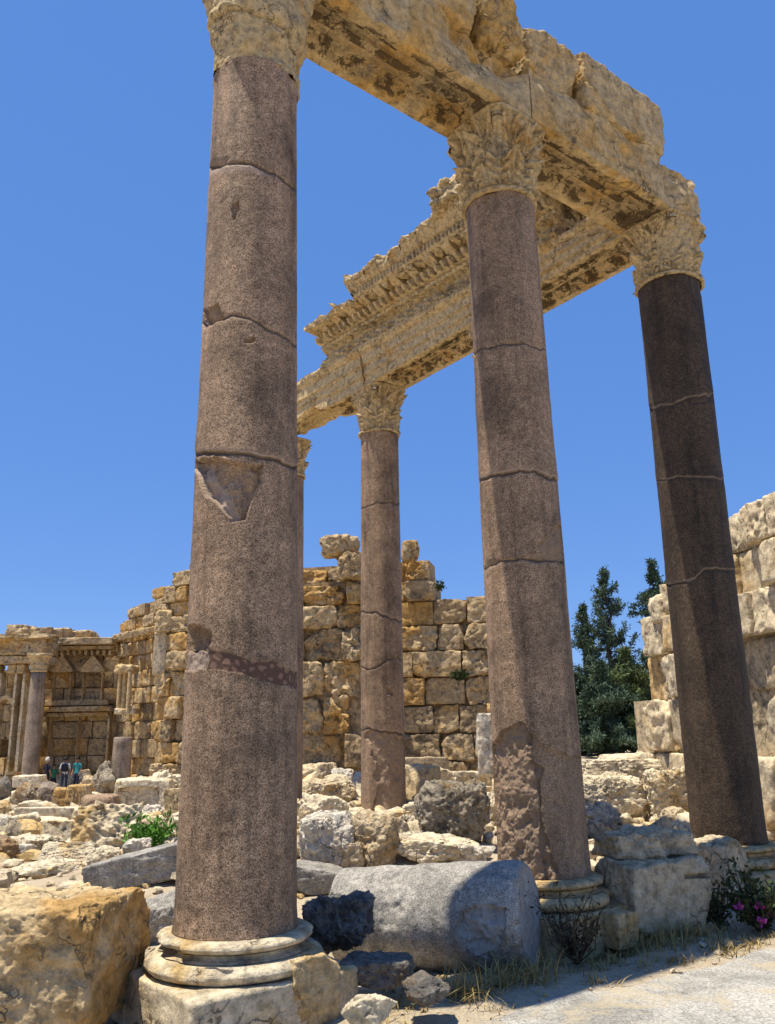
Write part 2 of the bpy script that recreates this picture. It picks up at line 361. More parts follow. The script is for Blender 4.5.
def capital(root,c,seed,rot,erosion=.02,z0=ZT,z1=ZC,rb=.44,res=(384,240),mat='carved',origin=None,wear=0.):
    h=z1-z0; O=origin; nth,nz=res
    th=np.linspace(0,2*np.pi,nth,endpoint=False); vv=np.linspace(0,.915,nz); T,Vv=np.meshgrid(th,vv); T=T.ravel();Vv=Vv.ravel()
    bell=np.interp(Vv,[0,.01,.045,.07,.085,.5,.75,.87,.915],[rb,rb+.045,rb+.045,rb+.015,rb-.05,rb-.03,rb+.0,rb+.05,rb+.07])
    q0=np.c_[np.cos(T)*rb,np.sin(T)*rb,Vv*h]
    Tw=T+.05*fbm(q0*5+seed,seed+1,3); Vw=Vv+.022*fbm(q0*5+seed+9,seed+2,3)
    hh=np.zeros_like(T)
    def leaf(a,vb,vt,out,w0,thk=.05,lob=4.):
        d=((Tw-a+np.pi)%(2*np.pi)-np.pi)*rb; v=(Vw-vb)/(vt-vb)
        vc=np.clip(v,0,1); saw=(vc*lob)%1.
        w_=w0*np.clip(np.sin(np.pi*(.18+.80*vc)),0,1)**.5*(.70+.36*np.sqrt(np.clip(1-saw,0,1)))
        u_=np.abs(d)/np.maximum(w_,1e-3)
        ins=(u_<1)&(v>0)&(v<1)
        g=thk*(1-u_**4*.5)+out*vc**3.2
        rib=np.cos((vc*lob*2*np.pi)+u_*5.0)          # veins slanting up from the midrib
        g=g+.012*rib*np.clip(u_*2,0,1)-.035*np.clip(-rib-.72,0,1)*3.5*np.clip(u_*1.6-.3,0,1)
        g=g+.020*np.exp(-(d/.014)**2)-.016*np.exp(-((np.abs(d)-.030)/.010)**2)
        return np.where(ins,np.maximum(g,.0),0)
    for k in range(8): hh=np.maximum(hh,leaf(rot+2*np.pi*k/8,.10,.80,.11,.150,.035))
    for k in range(8): hh=np.maximum(hh,leaf(rot+2*np.pi*(k+.5)/8,.075,.47,.12,.165,.065))
    for k in range(4):
        a_=rot+np.pi/4+k*np.pi/2
        for sg in (-1,1): hh=np.maximum(hh,leaf(a_+sg*.17,.44,.93,.10,.066,.035,2.))
        a2=rot+k*np.pi/2
        for sg in (-1,1): hh=np.maximum(hh,leaf(a2+sg*.26,.55,.93,.07,.05,.03,2.))
    wr=1-wear*sstep(-.1,.6,fbm(q0*2.3+seed*3,seed+6,3))
    r=bell+1.15*hh*wr+wear*.06*sstep(-.1,.6,fbm(q0*2.3+seed*3,seed+6,3))+erosion*fbm(q0*7+seed*2.3,seed+3,5)-.4*erosion*np.abs(fbm(q0*22,seed+5,2))
    V=np.c_[c[0]+np.cos(T)*r,c[1]+np.sin(T)*r,z0-.002+Vv*h]
    link('capital',V,gridF(nz,nth,True),M[mat],root,O)
    for k in range(4):
        a=rot+np.pi/4+k*np.pi/2
        tt=np.linspace(0,4.4*np.pi,60); rad=.095*(1-tt/(4.4*np.pi)*.8); e=np.array([math.cos(a),math.sin(a)]); pc=rb+.075; zc=z0+.835*h; V2=[]
        for i in range(60):
            pp=np.array([(pc+rad[i]*math.cos(tt[i]))*e[0],(pc+rad[i]*math.cos(tt[i]))*e[1],zc+rad[i]*math.sin(tt[i])])
            tn=np.array([-e[1],e[0],0]); rd_=np.array([math.cos(tt[i])*e[0],math.cos(tt[i])*e[1],math.sin(tt[i])])
            for b_ in range(8):
                ph=2*np.pi*b_/8; V2.append(pp+tn*math.cos(ph)*.065+rd_*math.sin(ph)*.038)
        V2=np.array(V2); V2+=(erosion*1.3*fbm(V2*8+seed,seed+7,3))[:,None]; link('volute',V2+np.array([c[0],c[1],0]),gridF(60,8,True),M[mat],root,O)
    # abacus with hollowed sides
    n=80; th=np.linspace(0,2*np.pi,n,endpoint=False); 
    def abr(t,k):
        f=((t+np.pi/4)%(np.pi/2))-np.pi/4
        return k*np.minimum(.515+.15*(np.abs(f)/(np.pi/4))**2.2,.63)
    lev=[(.80,z0+.905*h),(.93,z0+.91*h),(.96,z0+.945*h),(1.0,z0+.95*h),(1.0,z1-.01),(.97,z1-.002),(0.3,z1-.002)]; V=[]
    for k,z in lev:
        r=abr(th-rot,k); V.append(np.c_[c[0]+np.cos(th)*r,c[1]+np.sin(th)*r,np.full(n,z)])
    V=np.vstack(V); ctr=np.array([c[0],c[1],0]); dd=V-ctr; dd[:,2]=0; 
    V=V+dd*(np.clip(erosion*2.2*fbm(V*4+seed,seed+4,4),-.2,.05))[:,None]*np.array([1,1,0])
    link('abacus',V,gridF(len(lev),n,True),M[mat],root,O)
G_COL='granite columns of the ruined colonnade'
def xtop(c,px,py):  # where the leaning axis ends
    p=at_y(px,py,c[1]); k=(ZT-EYE[2])/(p[2]-EYE[2]); return np.array([c[0]+(EYE[0]+(p[0])*1.-c[0]),c[1]])
def column(c,top,rb,rt,label,name='column',nth=120,nz=320,mat='granite',capk=None,basek=None,seed=0,**kw):
    root=empty(name,(c[0],c[1],0),label,'column',G_COL)
    V,F,At=shaft_mesh(c,top,rb,rt,nth,nz,seed=seed,**kw)
    link('shaft',V,F,M[mat],root,(c[0],c[1],0),True,At)
    if basek: add_base(root,c,seed,**basek)
    if capk: capital(root,top,seed,origin=(c[0],c[1],0),z0=kw.get('z1',ZT),**capk)
    return root
RU=math.atan2(u[1],u[0]); RW=math.atan2(w[1],w[0])
# near left column
T1=np.array([at_y(256,70,C1[1])[0],C1[1]])
K1=column(C1,T1,.474,.415,'nearest brown granite column with a triangular chip and a square notch, on a moulded base',nth=420,nz=1000,seed=1,z1=ZT-.20,
 basek=dict(rot=RU),
 cracks=[([(205,168),(225,164),(250,164),(275,173),(300,192)],1.8,.024,.0),
         ([(195,326),(215,321),(232,315),(250,318),(270,330),(300,347)],1.6,.022,.0),
         ([(190,455),(205,452),(240,453),(280,460),(300,470)],1.9,.03,.012)],
 broken=[([(192,460),(222,459),(266,463),(252,500),(243,521),(232,524),(222,512),(205,488)],.075,.45),
         ([(180,628),(200,626),(213,632),(212,644),(206,652),(180,654)],.13,.7),
         ([(180,654),(206,652),(211,658),(206,668),(180,672)],.03,.5),
         ([(232,205),(238,203),(240,212),(233,222)],.03,.6),([(246,338),(256,337),(257,341),(247,342)],.03,.6),
         ([(203,312),(216,300),(222,316),(206,325)],.03,.8)],
 mortar=[([(209,650),(225,653),(245,657),(268,662),(300,672),(302,688),(280,682),(262,677),(240,672),(222,667),(209,668)],.006)],
 pale=[([(204,167),(224,164),(250,164),(274,173),(262,176),(240,171),(222,172),(205,176)],.35),([(192,462),(206,463),(238,517),(232,524),(222,512),(205,488)],.6),([(180,655),(206,653),(211,658),(206,668),(180,672)],.55)])
# its capital: worn down to a lump that squares off upwards
n1,n2=200,90; th=np.linspace(0,2*np.pi,n1,endpoint=False); zz=np.linspace(0,1,n2); T,Z=np.meshgrid(th,zz);T=T.ravel();Z=Z.ravel()
f=((T-RU+np.pi/4)%(np.pi/2))-np.pi/4; sq=1/np.cos(f); r=(.425+.055*Z**1.5)*(1+(np.minimum(sq,1.16)-1)*sstep(.3,.95,Z))
q=np.c_[np.cos(T)*r,np.sin(T)*r,Z]; r=r+.05*fbm(q*3.2,11,5,.55)+.015*np.abs(fbm(q*9,12,3))
cr_=np.exp(-((Z-.33-.12*np.sin(T-2.2)-.04*fbm(q*3,4,3))/.012)**2); r=r-.06*cr_
r=r+.04*np.exp(-((Z-.45)/.12)**2)
V=np.c_[T1[0]+np.cos(T)*r,T1[1]+np.sin(T)*r,ZT-.21+(ZC-ZT+.205)*Z+.03*fbm(q*2.,15,3)*sstep(0,.1,Z)*sstep(1,.85,Z)]
link('capital',V,gridF(n2,n1,True),M['carved'],K1,(C1[0],C1[1],0))
# middle column
T2=np.array([at_y(499.5,203,C2[1])[0],C2[1]])
K2=column(C2,T2,.474,.425,'middle front granite column with a rough broken patch at its foot, carved leaf capital',nth=300,nz=800,seed=2,z1=ZT-.13,
 basek=dict(rot=RU),capk=dict(rot=RU,erosion=.006,rb=.425,res=(560,320),wear=.25),
 cracks=[([(468,356),(485,348),(505,342),(525,344),(548,352)],1.2,.018,.0),
         ([(474,481),(500,474),(520,471),(540,473),(560,482)],1.7,.032,.010),
         ([(478,571),(500,562),(525,559),(545,560),(565,562)],1.3,.02,.0)],
 broken=[([(486,770),(494,745),(506,732),(520,722),(528,735),(530,760),(545,770),(540,800),(545,840),(560,880),(560,900),(480,900)],.03,1.),
         ([(528,735),(540,742),(552,752),(575,758),(590,760),(596,900),(545,900),(540,820),(535,770)],.022,.25),
         ([(540,545),(562,520),(566,562),(545,560)],.02,.8)])
# right column
T3=np.array([at_y(668.5,286,C3[1])[0],C3[1]])
K3=column(C3,T3,.465,.452,'right front granite column, coloured dark for its shade, at the corner of the colonnade',nth=240,nz=640,seed=3,mat='graniteshaded',
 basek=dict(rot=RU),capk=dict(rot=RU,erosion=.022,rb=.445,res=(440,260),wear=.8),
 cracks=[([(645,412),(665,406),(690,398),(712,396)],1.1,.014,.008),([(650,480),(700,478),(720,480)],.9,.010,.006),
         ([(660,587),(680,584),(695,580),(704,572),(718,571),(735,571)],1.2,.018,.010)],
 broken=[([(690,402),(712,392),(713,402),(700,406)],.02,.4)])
# rear columns
T4=np.array([at_y(379.5,437,C4[1])[0],C4[1]])
K4=column(C4,T4,.455,.42,'slim rear granite column seen whole between the two nearest columns',nth=160,nz=500,seed=4,z1=ZT-.08,
 capk=dict(rot=RW,erosion=.02,rb=.42,res=(240,150),wear=.4),
 cracks=[([(360,508),(375,503),(385,505),(400,503)],.9,.02,.0),([(360,612),(385,615),(404,622)],1.1,.03,.006),([(360,668),(375,670),(384,664),(392,657),(404,662)],.9,.02,.0),([(360,730),(385,731),(405,737)],1.1,.025,.006)],
 broken=[([(364,732),(385,732),(410,738),(410,820),(370,820),(374,800),(378,785),(374,760)],.04,.6),([(388,690),(393,690),(393,697),(388,697)],.04,.8)],z0=.45)
K5=column(C5,C5,.455,.42,'far rear granite column mostly hidden behind the nearest column',nth=72,nz=160,seed=5,capk=dict(rot=RW,erosion=.02,rb=.42,res=(160,100),wear=.4),z0=.45)
K6=column(C6,C6,.44,.41,'rear granite column hidden behind the middle front column, only its capital edge showing',nth=72,nz=160,seed=6,capk=dict(rot=RW,erosion=.02,rb=.41,res=(160,100),wear=.4),z0=.45)
# ------------------------------------------------------------------ entablature
def resample(prof,step):
    out=[]
    for a,b in zip(prof,prof[1:]+prof[:1]):
        L=math.hypot(b[0]-a[0],b[1]-a[1]); k=max(1,int(round(L/step)))
        for i in range(k): out.append((a[0]+(b[0]-a[0])*i/k,a[1]+(b[1]-a[1])*i/k))
    return np.array(out)
def prof_zmin(pr): return float(pr[:,1].min())
def beam(name,A,dirv,nrm,s0,s1,prof,mat,label=None,cat=None,parent=None,step=.035,sstepl=.035,amp=.012,freq=2.5,seed=0,mod=None,endround=.0,group=None,origin=None,soot=0.):
    """profile (n,z) swept along dirv from s0 to s1 and capped; mod(s,n,z)->(ds,dn,dz)"""
    pr=resample(prof,step); m_=len(pr); ns=max(3,int((s1-s0)/sstepl)); s=np.linspace(s0,s1,ns)
    cen=pr.mean(0)
    Ss=np.repeat(s,m_);N=np.tile(pr[:,0],ns);Z=np.tile(pr[:,1],ns)
    rows=[(Ss,N,Z)]
    K=6
    capL=[];
    for e,se in ((0,s0),(1,s1)):
        for k in range(1,K+1):
            f_=1-k/(K+.0); capL.append((np.full(m_,se),cen[0]+(pr[:,0]-cen[0])*f_,cen[1]+(pr[:,1]-cen[1])*f_))
    Ss=np.concatenate([Ss]+[c_[0] for c_ in capL]);N=np.concatenate([N]+[c_[1] for c_ in capL]);Z=np.concatenate([Z]+[c_[2] for c_ in capL])
    if mod is not None:
        ds,dn,dz=mod(Ss,N,Z); Ss=Ss+ds;N=N+dn;Z=Z+dz
    P=np.c_[A[0]+dirv[0]*Ss+nrm[0]*N,A[1]+dirv[1]*Ss+nrm[1]*N,Z]
    q=P*freq+seed*5.3
    off=np.c_[fbm(q,seed,5,.55),fbm(q+31.7,seed+50,5,.55),fbm(q+77.1,seed+90,5,.55)]
    nn=(N-cen[0]);zz_=(Z-cen[1]); 
    P=P+amp*off
    F=[gridF(ns,m_,True)]
    b=ns*m_; i=np.arange(m_)
    for e in (0,1):
        ring=i if e==0 else (ns-1)*m_+i
        for k in range(K):
            nx=b+e*K*m_+k*m_+i
            q4=np.c_[ring,nx,np.roll(nx,-1),np.roll(ring,-1)]
            F.append(q4[:,::-1] if e==0 else q4); ring=nx
    F=np.vstack(F)
    if origin is None: 
        mid=(s0+s1)/2; origin=(A[0]+dirv[0]*mid,A[1]+dirv[1]*mid,float(pr[:,1].min()))
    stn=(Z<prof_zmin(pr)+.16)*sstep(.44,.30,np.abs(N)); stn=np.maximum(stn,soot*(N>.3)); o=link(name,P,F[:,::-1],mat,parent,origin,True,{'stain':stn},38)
    if label: tag(o,label,cat,group)
    return o
L=np.linalg.norm(C3-C1); Lh=L/2
AH=.80
profA=[(.47,ZC),(.49,ZC+AH),(-.47,ZC+AH),(-.47,ZC)]
def soff(s,n,z,s0,s1,hw=.27):
    k=sstep(hw+.05,hw,np.abs(n-.0))*sstep(s0,s0+.07,s)*sstep(s1,s1-.07,s)
    a_=np.abs(n); k=k*(z<ZC+.02)
    return k*(.06+.05*sstep(.235,.215,a_)+.05*sstep(.165,.145,a_)-.05*sstep(.07,.05,a_))+0*(sstep(.12,.09,np.abs(n)))*k*(z<ZC+.02)
def modA1(s,n,z):
    dz=soff(s,n,z,.55,Lh-.55); dn=0*s; ds=0*s
    q=np.c_[s,n,z]
    fr=n>.3
    # spalled lower front edge and big bite near the middle column
    e=np.exp(-((z-ZC)/.10)**2)*fr; dn-=e*.07*np.clip(fbm(q*2.1+3,21,3),0,1)
    b=np.exp(-(((s-2.75)/.42)**2+((z-ZC-.62)/.30)**2)); dn-=np.where(fr,.30*b*(1+.4*fbm(q*4,23,3)),0)
    b=np.exp(-(((s-3.35)/.18)**2+((z-ZC-.75)/.35)**2)); dn-=np.where(fr,.22*b,0)
    dz=dz-np.where(fr,.22*np.exp(-((s-3.45)/.35)**2)*sstep(ZC+.4,ZC+.8,z),0)
    b=sstep(.55,1.1,fbm(q*1.3+9,25,3)); dn-=np.where(fr,.06*b,0)
    # end at left irregular
    ds-=np.where(s<.1,.10*fbm(q*2,27,3),0)
    return ds,dn,dz
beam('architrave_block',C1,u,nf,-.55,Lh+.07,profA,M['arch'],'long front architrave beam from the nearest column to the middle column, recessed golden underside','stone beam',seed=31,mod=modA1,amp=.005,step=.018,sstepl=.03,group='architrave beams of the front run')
def modA2(s,n,z):
    dz=soff(s,n,z,Lh+.55,L-.55); dn=0*s; ds=0*s; q=np.c_[s,n,z]; fr=n>.3
    e=np.exp(-((z-ZC)/.10)**2)*fr; dn-=e*.06*np.clip(fbm(q*2.1+13,22,3),0,1)
    # top front edge weathered round
    e=np.exp(-((z-ZC-AH)/.16)**2)*fr; dn-=e*(.05+.07*fbm(q*1.7,28,3))
    # bulging broken right end
    k=sstep(L-.75,L+.25,s); dn-=np.where(fr,k*.10*(1+fbm(q*3,29,3)),0); dn+=np.where(fr,.10*np.exp(-(((s-L+.05)/.25)**2+((z-ZC-.28)/.28)**2)),0)
    dn-=np.where(fr,.12*np.exp(-((s-L+.45)/.07)**2)*sstep(ZC+.1,ZC+.5,z),0)
    b=sstep(.5,1.,fbm(q*1.4+19,26,3)); dn-=np.where(fr,.07*b,0)
    return ds,dn,dz
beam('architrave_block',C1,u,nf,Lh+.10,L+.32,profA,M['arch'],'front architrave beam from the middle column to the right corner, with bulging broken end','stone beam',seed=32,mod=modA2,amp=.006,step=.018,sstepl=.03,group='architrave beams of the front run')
# upper course: rough frieze blocks
def fblock(s0,s1,h,label,seed,dep=.95,rough=.03,chips=7,n=30,p=14,dz=0,no=0.,tilt=0.,chipd=(.78,.97)):
    P,F=rockV((s1-s0,dep,h),seed,n,True,rough,chips,chipd,p,.05,2.4)
    P=roty(P,tilt); P=rotz(P,RU); s=(s0+s1)/2; c=C1+u*s+nf*no
    zb=ZC+AH+.004+dz
    P=P+np.array([c[0],c[1],zb+h/2]); o=link('frieze_block',P,F,M['arch'],None,(c[0],c[1],zb),True,None,45)
    return tag(o,label,'stone block',"upper course blocks on the front architrave")
fblock(.0,2.92,.95,'long upper course block above the nearest column, partly cut by the top of the picture',51,chips=4)
fblock(2.96,3.66,1.05,'rounded smooth upper course boulder left of the dark cavity above the middle column',52,p=7,rough=.045,chips=8,no=.06,chipd=(.66,.9))
fblock(3.80,4.86,.92,'upper course block with a dark hollow under it, right of the rounded boulder',53,p=22,rough=.04,no=-.05,chips=9,chipd=(.72,.95),n=50)
fblock(4.90,6.78,.92,'long flat topped upper course block ending the front run above the right corner',54,p=34,rough=.022,chips=6,chipd=(.86,.98),n=60,no=.03)
P,F=rockV((.55,.62,.66),61,24,True,.04,7,(.75,.95),10,.05,2.2); P=rotz(P,RW); cc=C3-w*.16+u*.20
P=P+np.array([cc[0],cc[1],ZC+.33]); tag(link('corner_stone',P,F,M['arch'],None,(cc[0],cc[1],ZC),True,None,45),'small rounded corner stone resting on the right front capital beyond the beam end','stone block')
# rear run: s measured from C3 along w; n along mi (inner face)
def s_at(px,z,n):
    # along-run coordinate whose inner face point shows at column px
    ss=np.linspace(-1,14,1500); X_=np.c_[C3[0]+w[0]*ss+mi[0]*n,C3[1]+w[1]*ss+mi[1]*n,np.full(1500,z)]
    a,_,_=proj(X_); return float(ss[np.argmin(np.abs(a-px))])
def profR(z0,h): return [(.43,z0),(.43,z0+.20),(.465,z0+.205),(.465,z0+.42),(.505,z0+.425),(.505,z0+.64),(.54,z0+.65),(.60,z0+.73),(.60,z0+h),(-.46,z0+h),(-.46,z0)]
bounds=[.30,3.76,7.70,11.9]
lab=['rear architrave beam nearest the right corner with plain bands','middle rear architrave beam running to the slim rear column','far left rear architrave beam broken underneath beyond the slim rear column']
for i in range(3):
    a,b=bounds[i],bounds[i+1]-.02
    def modR(s,n,z,a=a,b=b,i=i):
        q=np.c_[s,n,z]; dz=soff(s,n,z,a+.5,b-.5,.24); dn=0*s
        fr=n>.3
        dn-=np.where(fr,.05*sstep(.4,1.,fbm(q*1.7+i*3,40+i,3)),0)
        dn+=np.where(fr&(z>ZC+.60)&(z<ZC+.84),.02*np.sin(s*2*np.pi/.11)*(np.exp(-((z-ZC-.74)/.03)**2)),0)
        if i==2:
            dz+=.22*sstep(8.9,10.2,s)*(z<ZC+.30)*(1+.5*fbm(q*2,44,3))-.22*np.exp(-((s-9.2)/.35)**2)*0
            dn-=np.where(fr&(s>9),.10*sstep(ZC+.5,ZC+.8,z)*np.clip(fbm(q*3,47,3)+.3,0,1),0)
        return 0*s,dn,dz+.06*(s-5.5)*np.clip((z-ZC)/.8,0,1)
    beam('architrave_block',C3,w,mi,a,b,profR(ZC,.80),M['carved'],lab[i],'stone beam',seed=70+i,mod=modR,amp=.003,step=.018,sstepl=.03,group='architrave beams of the rear run')
Z1=ZC+.80; Z2=Z1-.15
sR=s_at(556,Z1+.5,.5); sL=s_at(322,Z1+.45,.6); sCl=s_at(341,Z1+1.6,1.2); sCr=s_at(548,Z1+1.5,1.2)
def carved(per,amp,seed):
    def f(s,n,z):
        q=np.c_[s,n,z]; return amp*(np.abs(fbm(q*6,seed,3))-.35)+amp*.7*np.sin(s*2*np.pi/per+2*np.sin(z*14))*np.cos(z*18)
    return f
fr_=empty('carved_entablature',(C3[0]+w[0]*6,C3[1]+w[1]*6,Z1),'richly carved frieze and cornice on the rear architrave with a lion head at its crest','entablature')
FO=tuple(fr_.location)
shr=lambda s:.06*(s-5.5)
fc=carved(.33,.08,81)
def modF(s,n,z):
    fr=n>.3; dn=np.where(fr,fc(s,n,z),0); q=np.c_[s,n,z]
    # egg and bead band near the foot
    dn+=np.where(fr,.03*np.abs(np.sin(s*np.pi/.13))*np.exp(-((z-Z1-.12)/.05)**2),0)
    return np.where(s>sL-.05,.2*fbm(q*2,86,3),0),dn,shr(s)
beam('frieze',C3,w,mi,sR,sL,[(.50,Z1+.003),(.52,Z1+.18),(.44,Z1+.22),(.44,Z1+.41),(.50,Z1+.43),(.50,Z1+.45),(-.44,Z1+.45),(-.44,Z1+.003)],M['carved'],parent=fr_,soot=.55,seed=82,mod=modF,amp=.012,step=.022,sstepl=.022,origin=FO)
def modD(s,n,z):
    fr=n>.45; ph=np.abs(np.sin(s*np.pi/.17))
    dn=np.where(fr,.075*np.clip(4*np.sin(s*2*np.pi/.21),-1,1)*(sstep(Z2+.74,Z2+.76,z)*sstep(Z2+.885,Z2+.865,z))+.04*(ph-.5)*np.exp(-((z-Z2-.67)/.04)**2),0)
    q=np.c_[s,n,z]; return np.where(s>sL-.2,.25*fbm(q*2,88,3),0),dn,shr(s)
beam('egg_moulding',C3,w,mi,sR,sL-.10,[(.46,Z2+0.604),(.54,Z2+0.624),(.56,Z2+0.688),(.50,Z2+0.7),(.62,Z2+0.728),(.70,Z2+0.864),(.66,Z2+0.88),(-.44,Z2+0.88),(-.44,Z2+0.604)],M['carved'],parent=fr_,soot=.55,seed=84,mod=modD,amp=.005,step=.02,sstepl=.015,origin=FO)
# modillion brackets under the cornice
mb=MB()
k=0; s=sR+.2
while s<sL-.3:
    zt_=Z2+1.08
    prof=[(.50,Z2+0.892),(.66,Z2+0.892),(.74,Z2+0.922),(.80,Z2+0.971),(.88,Z2+1.007),(.92,zt_),(.50,zt_)]
    pr=np.array(prof); nn_=14
    for sg in (0,):
        ss=np.linspace(-.12,.12,nn_); V=[]
        for a_ in ss: 
            rr=resample(prof,.05); V.append(np.c_[C3[0]+w[0]*(s+a_)+mi[0]*rr[:,0],C3[1]+w[1]*(s+a_)+mi[1]*rr[:,0],rr[:,1]])
        m_=len(V[0]); V=np.vstack(V)+np.array([0,0,shr(s)]); V=V+.012*np.c_[fbm(V*6,91,3),fbm(V*6+9,92,3),fbm(V*6+19,93,3)]
        mb.add(V,gridF(nn_,m_,True)); 
        for e in (0,nn_-1):
            ctr=V[e*m_:(e+1)*m_].mean(0); idx=np.arange(m_)+e*m_
            mb.add(np.vstack([V[e*m_:(e+1)*m_],[ctr]]),np.c_[np.arange(m_),np.roll(np.arange(m_),-1),np.full(m_,m_)])
    # rosette between brackets
    rz,rf=rockV((.22,.22,.12),900+k,8,False,.12,2); c_=np.array([C3[0]+w[0]*(s+.29)+mi[0]*.75,C3[1]+w[1]*(s+.29)+mi[1]*.75,Z2+1.056]); mb.add(rz+c_+np.array([0,0,shr(s)]),rf)
    s+=.58;k+=1
mb.build('modillions',M['carved'],fr_,FO,sharp=40)
fs=carved(.30,.032,95)
def modC(s,n,z):
    q=np.c_[s,n,z]; fr=n>.76
    dn=np.where(fr&(z<Z2+1.315),.022*np.sign(np.sin(s*2*np.pi/.115))*sstep(Z2+1.135,Z2+1.162,z)*sstep(Z2+1.3,Z2+1.272,z),0)
    dn+=np.where(fr&(z>Z2+1.331),fs(s,n,z)*.9,0)
    top=z>Z2+1.569
    dz=np.where(top,-.16*np.clip(fbm(np.c_[s*1.6,0*s,0*s]+4,96,4)+.25,0,1.0),0)
    # fluttering broken front lip
    dn-=np.where(fr,.14*sstep(.3,.9,fbm(np.c_[s*1.8,0*s,z*1.2],97,4))*sstep(Z2+1.3,Z2+1.685,z),0)
    return np.where(s>sCl-.2,.15*fbm(q*2.5,98,3),0),dn,dz+shr(s)
beam('cornice',C3,w,mi,sCr,sCl,[(-.42,Z2+0.882),(.62,Z2+0.882),(.62,Z2+1.068),(.90,Z2+1.083),(.93,Z2+1.101),(.95,Z2+1.135),(.95,Z2+1.3),(1.0,Z2+1.323),(1.02,Z2+1.362),(1.10,Z2+1.492),(1.14,Z2+1.646),(1.10,Z2+1.685),(.9,Z2+1.7),(-.42,Z2+1.608)],M['carved'],parent=fr_,soot=.55,seed=99,mod=modC,amp=.007,freq=3,step=.028,sstepl=.022,origin=FO)
# lion head waterspout on the crest
sl=s_at(446,Z1+2.2,1.05); lc=np.array([C3[0]+w[0]*sl+mi[0]*1.02,C3[1]+w[1]*sl+mi[1]*1.02,Z2+1.86+shr(sl)])
def spot(V,F,t,a=0): return rotz(V,a)+lc+t
mb=MB(); ang=math.atan2(mi[1],mi[0])
V,F=rockV((.62,.74,.74),301,20,False,.09,3); mb.add(spot(V,F,np.array([0,0,0]),ang),F)
def loc(x,y,z): return np.array([math.cos(ang)*x-math.sin(ang)*y,math.sin(ang)*x+math.cos(ang)*y,z])
for (x,y,z,a,b,c_) in ((.30,0,-.02,.32,.30,.20),(.28,0,-.24,.24,.24,.12),(.24,.17,.16,.16,.16,.12),(.24,-.17,.16,.16,.16,.12),(0,.33,.26,.16,.16,.2),(0,-.33,.26,.16,.16,.2),(-.05,.38,-.1,.3,.22,.4),(-.05,-.38,-.1,.3,.22,.4)):
    V,F=rockV((a,b,c_),302+int(100*abs(y)+x*30+z*7)%90,8,False,.08,2); mb.add(rotz(V,ang)+lc+loc(x,y,z),F)
mb.build('lion_head',M['carved'],fr_,FO)
# lower broken cornice block at the left end
s_a=s_at(303,Z2+1.231,1.0); s_b=sCl-.02
def modL(s,n,z):
    q=np.c_[s,n,z]; fr=n>.72; return .06*fbm(q*2.5,111,3),np.where(fr,fs(s,n,z)*.7,0),shr(s)-.10*sstep(Z2+1.094,Z2+1.3,z)*np.clip(fbm(q*2,112,3),0,1)
beam('cornice_fragment',C3,w,mi,sCl+.03,max(s_a,sCl+.9),[(-.40,Z2+0.882),(.58,Z2+0.882),(.62,Z2+0.971),(.85,Z2+1.007),(.95,Z2+1.032),(.97,Z2+1.162),(.6,Z2+1.231),(-.40,Z2+1.176)],M['carved'],parent=fr_,soot=.55,seed=113,mod=modL,amp=.03,freq=3,step=.035,sstepl=.03,origin=FO)
# ------------------------------------------------------------------ rocks from the picture
rk=[0]
def rock(label,bx,mat,dep=.8,n=30,rot=0.,box=False,rough=.06,chips=7,p=26,d=None,name='boulder',cat='boulder',group=None,tilt=(0,0),sink=.06,chipd=(.7,.95),freq=2.2,zb=None,seed=None,dent=None):
    x0,y0,x1,y1=bx; rk[0]+=1; sd=seed or 1000+rk[0]
    xc=(x0+x1)/2
    if d is None: b=hit(xc,y1-1)
    else: b=at_y(xc,y1,d)
    _,_,zc=proj(b[None]); k=float(zc[0])/FPX
    wd=(x1-x0)*k; dp=dep*wd; a=math.atan2(EYE[2]-b[2],b[1]); app=(y1-y0)*k
    hh=max((app-dp*math.sin(max(a,0)))/math.cos(a)*.99,.35*app)
    V,F=rockV((wd,dp,hh),sd,n,box,rough,chips,chipd,p,.08,freq)
    # fit extents after shaping
    V=roty(rotx(V,tilt[0]),tilt[1]); V=rotz(V,rot)
    ex=V.max(0)-V.min(0); V=V*np.array([wd/ex[0],wd/ex[0] if dep>.5 else dp/ex[1],hh/ex[2]]); V-=(V.max(0)+V.min(0))/2
    dirn=np.array([b[0],b[1]]); dirn=dirn/np.linalg.norm(dirn)
    c=np.array([b[0]+dirn[0]*dp/2,b[1]+dirn[1]*dp/2]); c[0]=b[0]+b[0]/b[1]*dp/2
    z0=b[2]-sink*hh
    V[:,2]=V[:,2]*(1+sink/2)
    V=V+np.array([c[0],c[1],z0+hh*(1+sink)/2])
    if dent:
        qx,qy,_=proj(V); k2=pin(qx,qy,dent[0])&((V[:,1]-c[1])<.1*dp); V[:,:2]+=np.outer(k2*dent[1],dirn)
    o=link(name,V,F,M[mat],None,(c[0],c[1],z0),True,None,50)
    return tag(o,label,cat,group)
B='stone block'
rock('big golden limestone block with a flat pale top at the lower left corner',(-62,868,139,1046),'ochre',dep=.85,n=110,box=True,rough=.038,chips=22,p=60,rot=-.10,freq=1.6,name='stone_block',cat=B,chipd=(.80,.97),d=6.35,sink=.02)
rock('grey granite slab sloping up to the right behind the golden corner block',(84,838,200,900),'granitegrey',dep=.5,n=30,box=True,rough=.03,tilt=(0,-.30),name='stone_slab',cat=B)
rock('low grey granite lump just left of the nearest column base',(132,886,200,955),'granitegrey',dep=.9,n=26,rough=.05)
rock('smooth grey granite slab behind the nearest column, above the black boulder',(286,858,345,902),'granitegrey',dep=.9,n=24,box=True,rough=.03,tilt=(0,.25),name='stone_slab',cat=B)
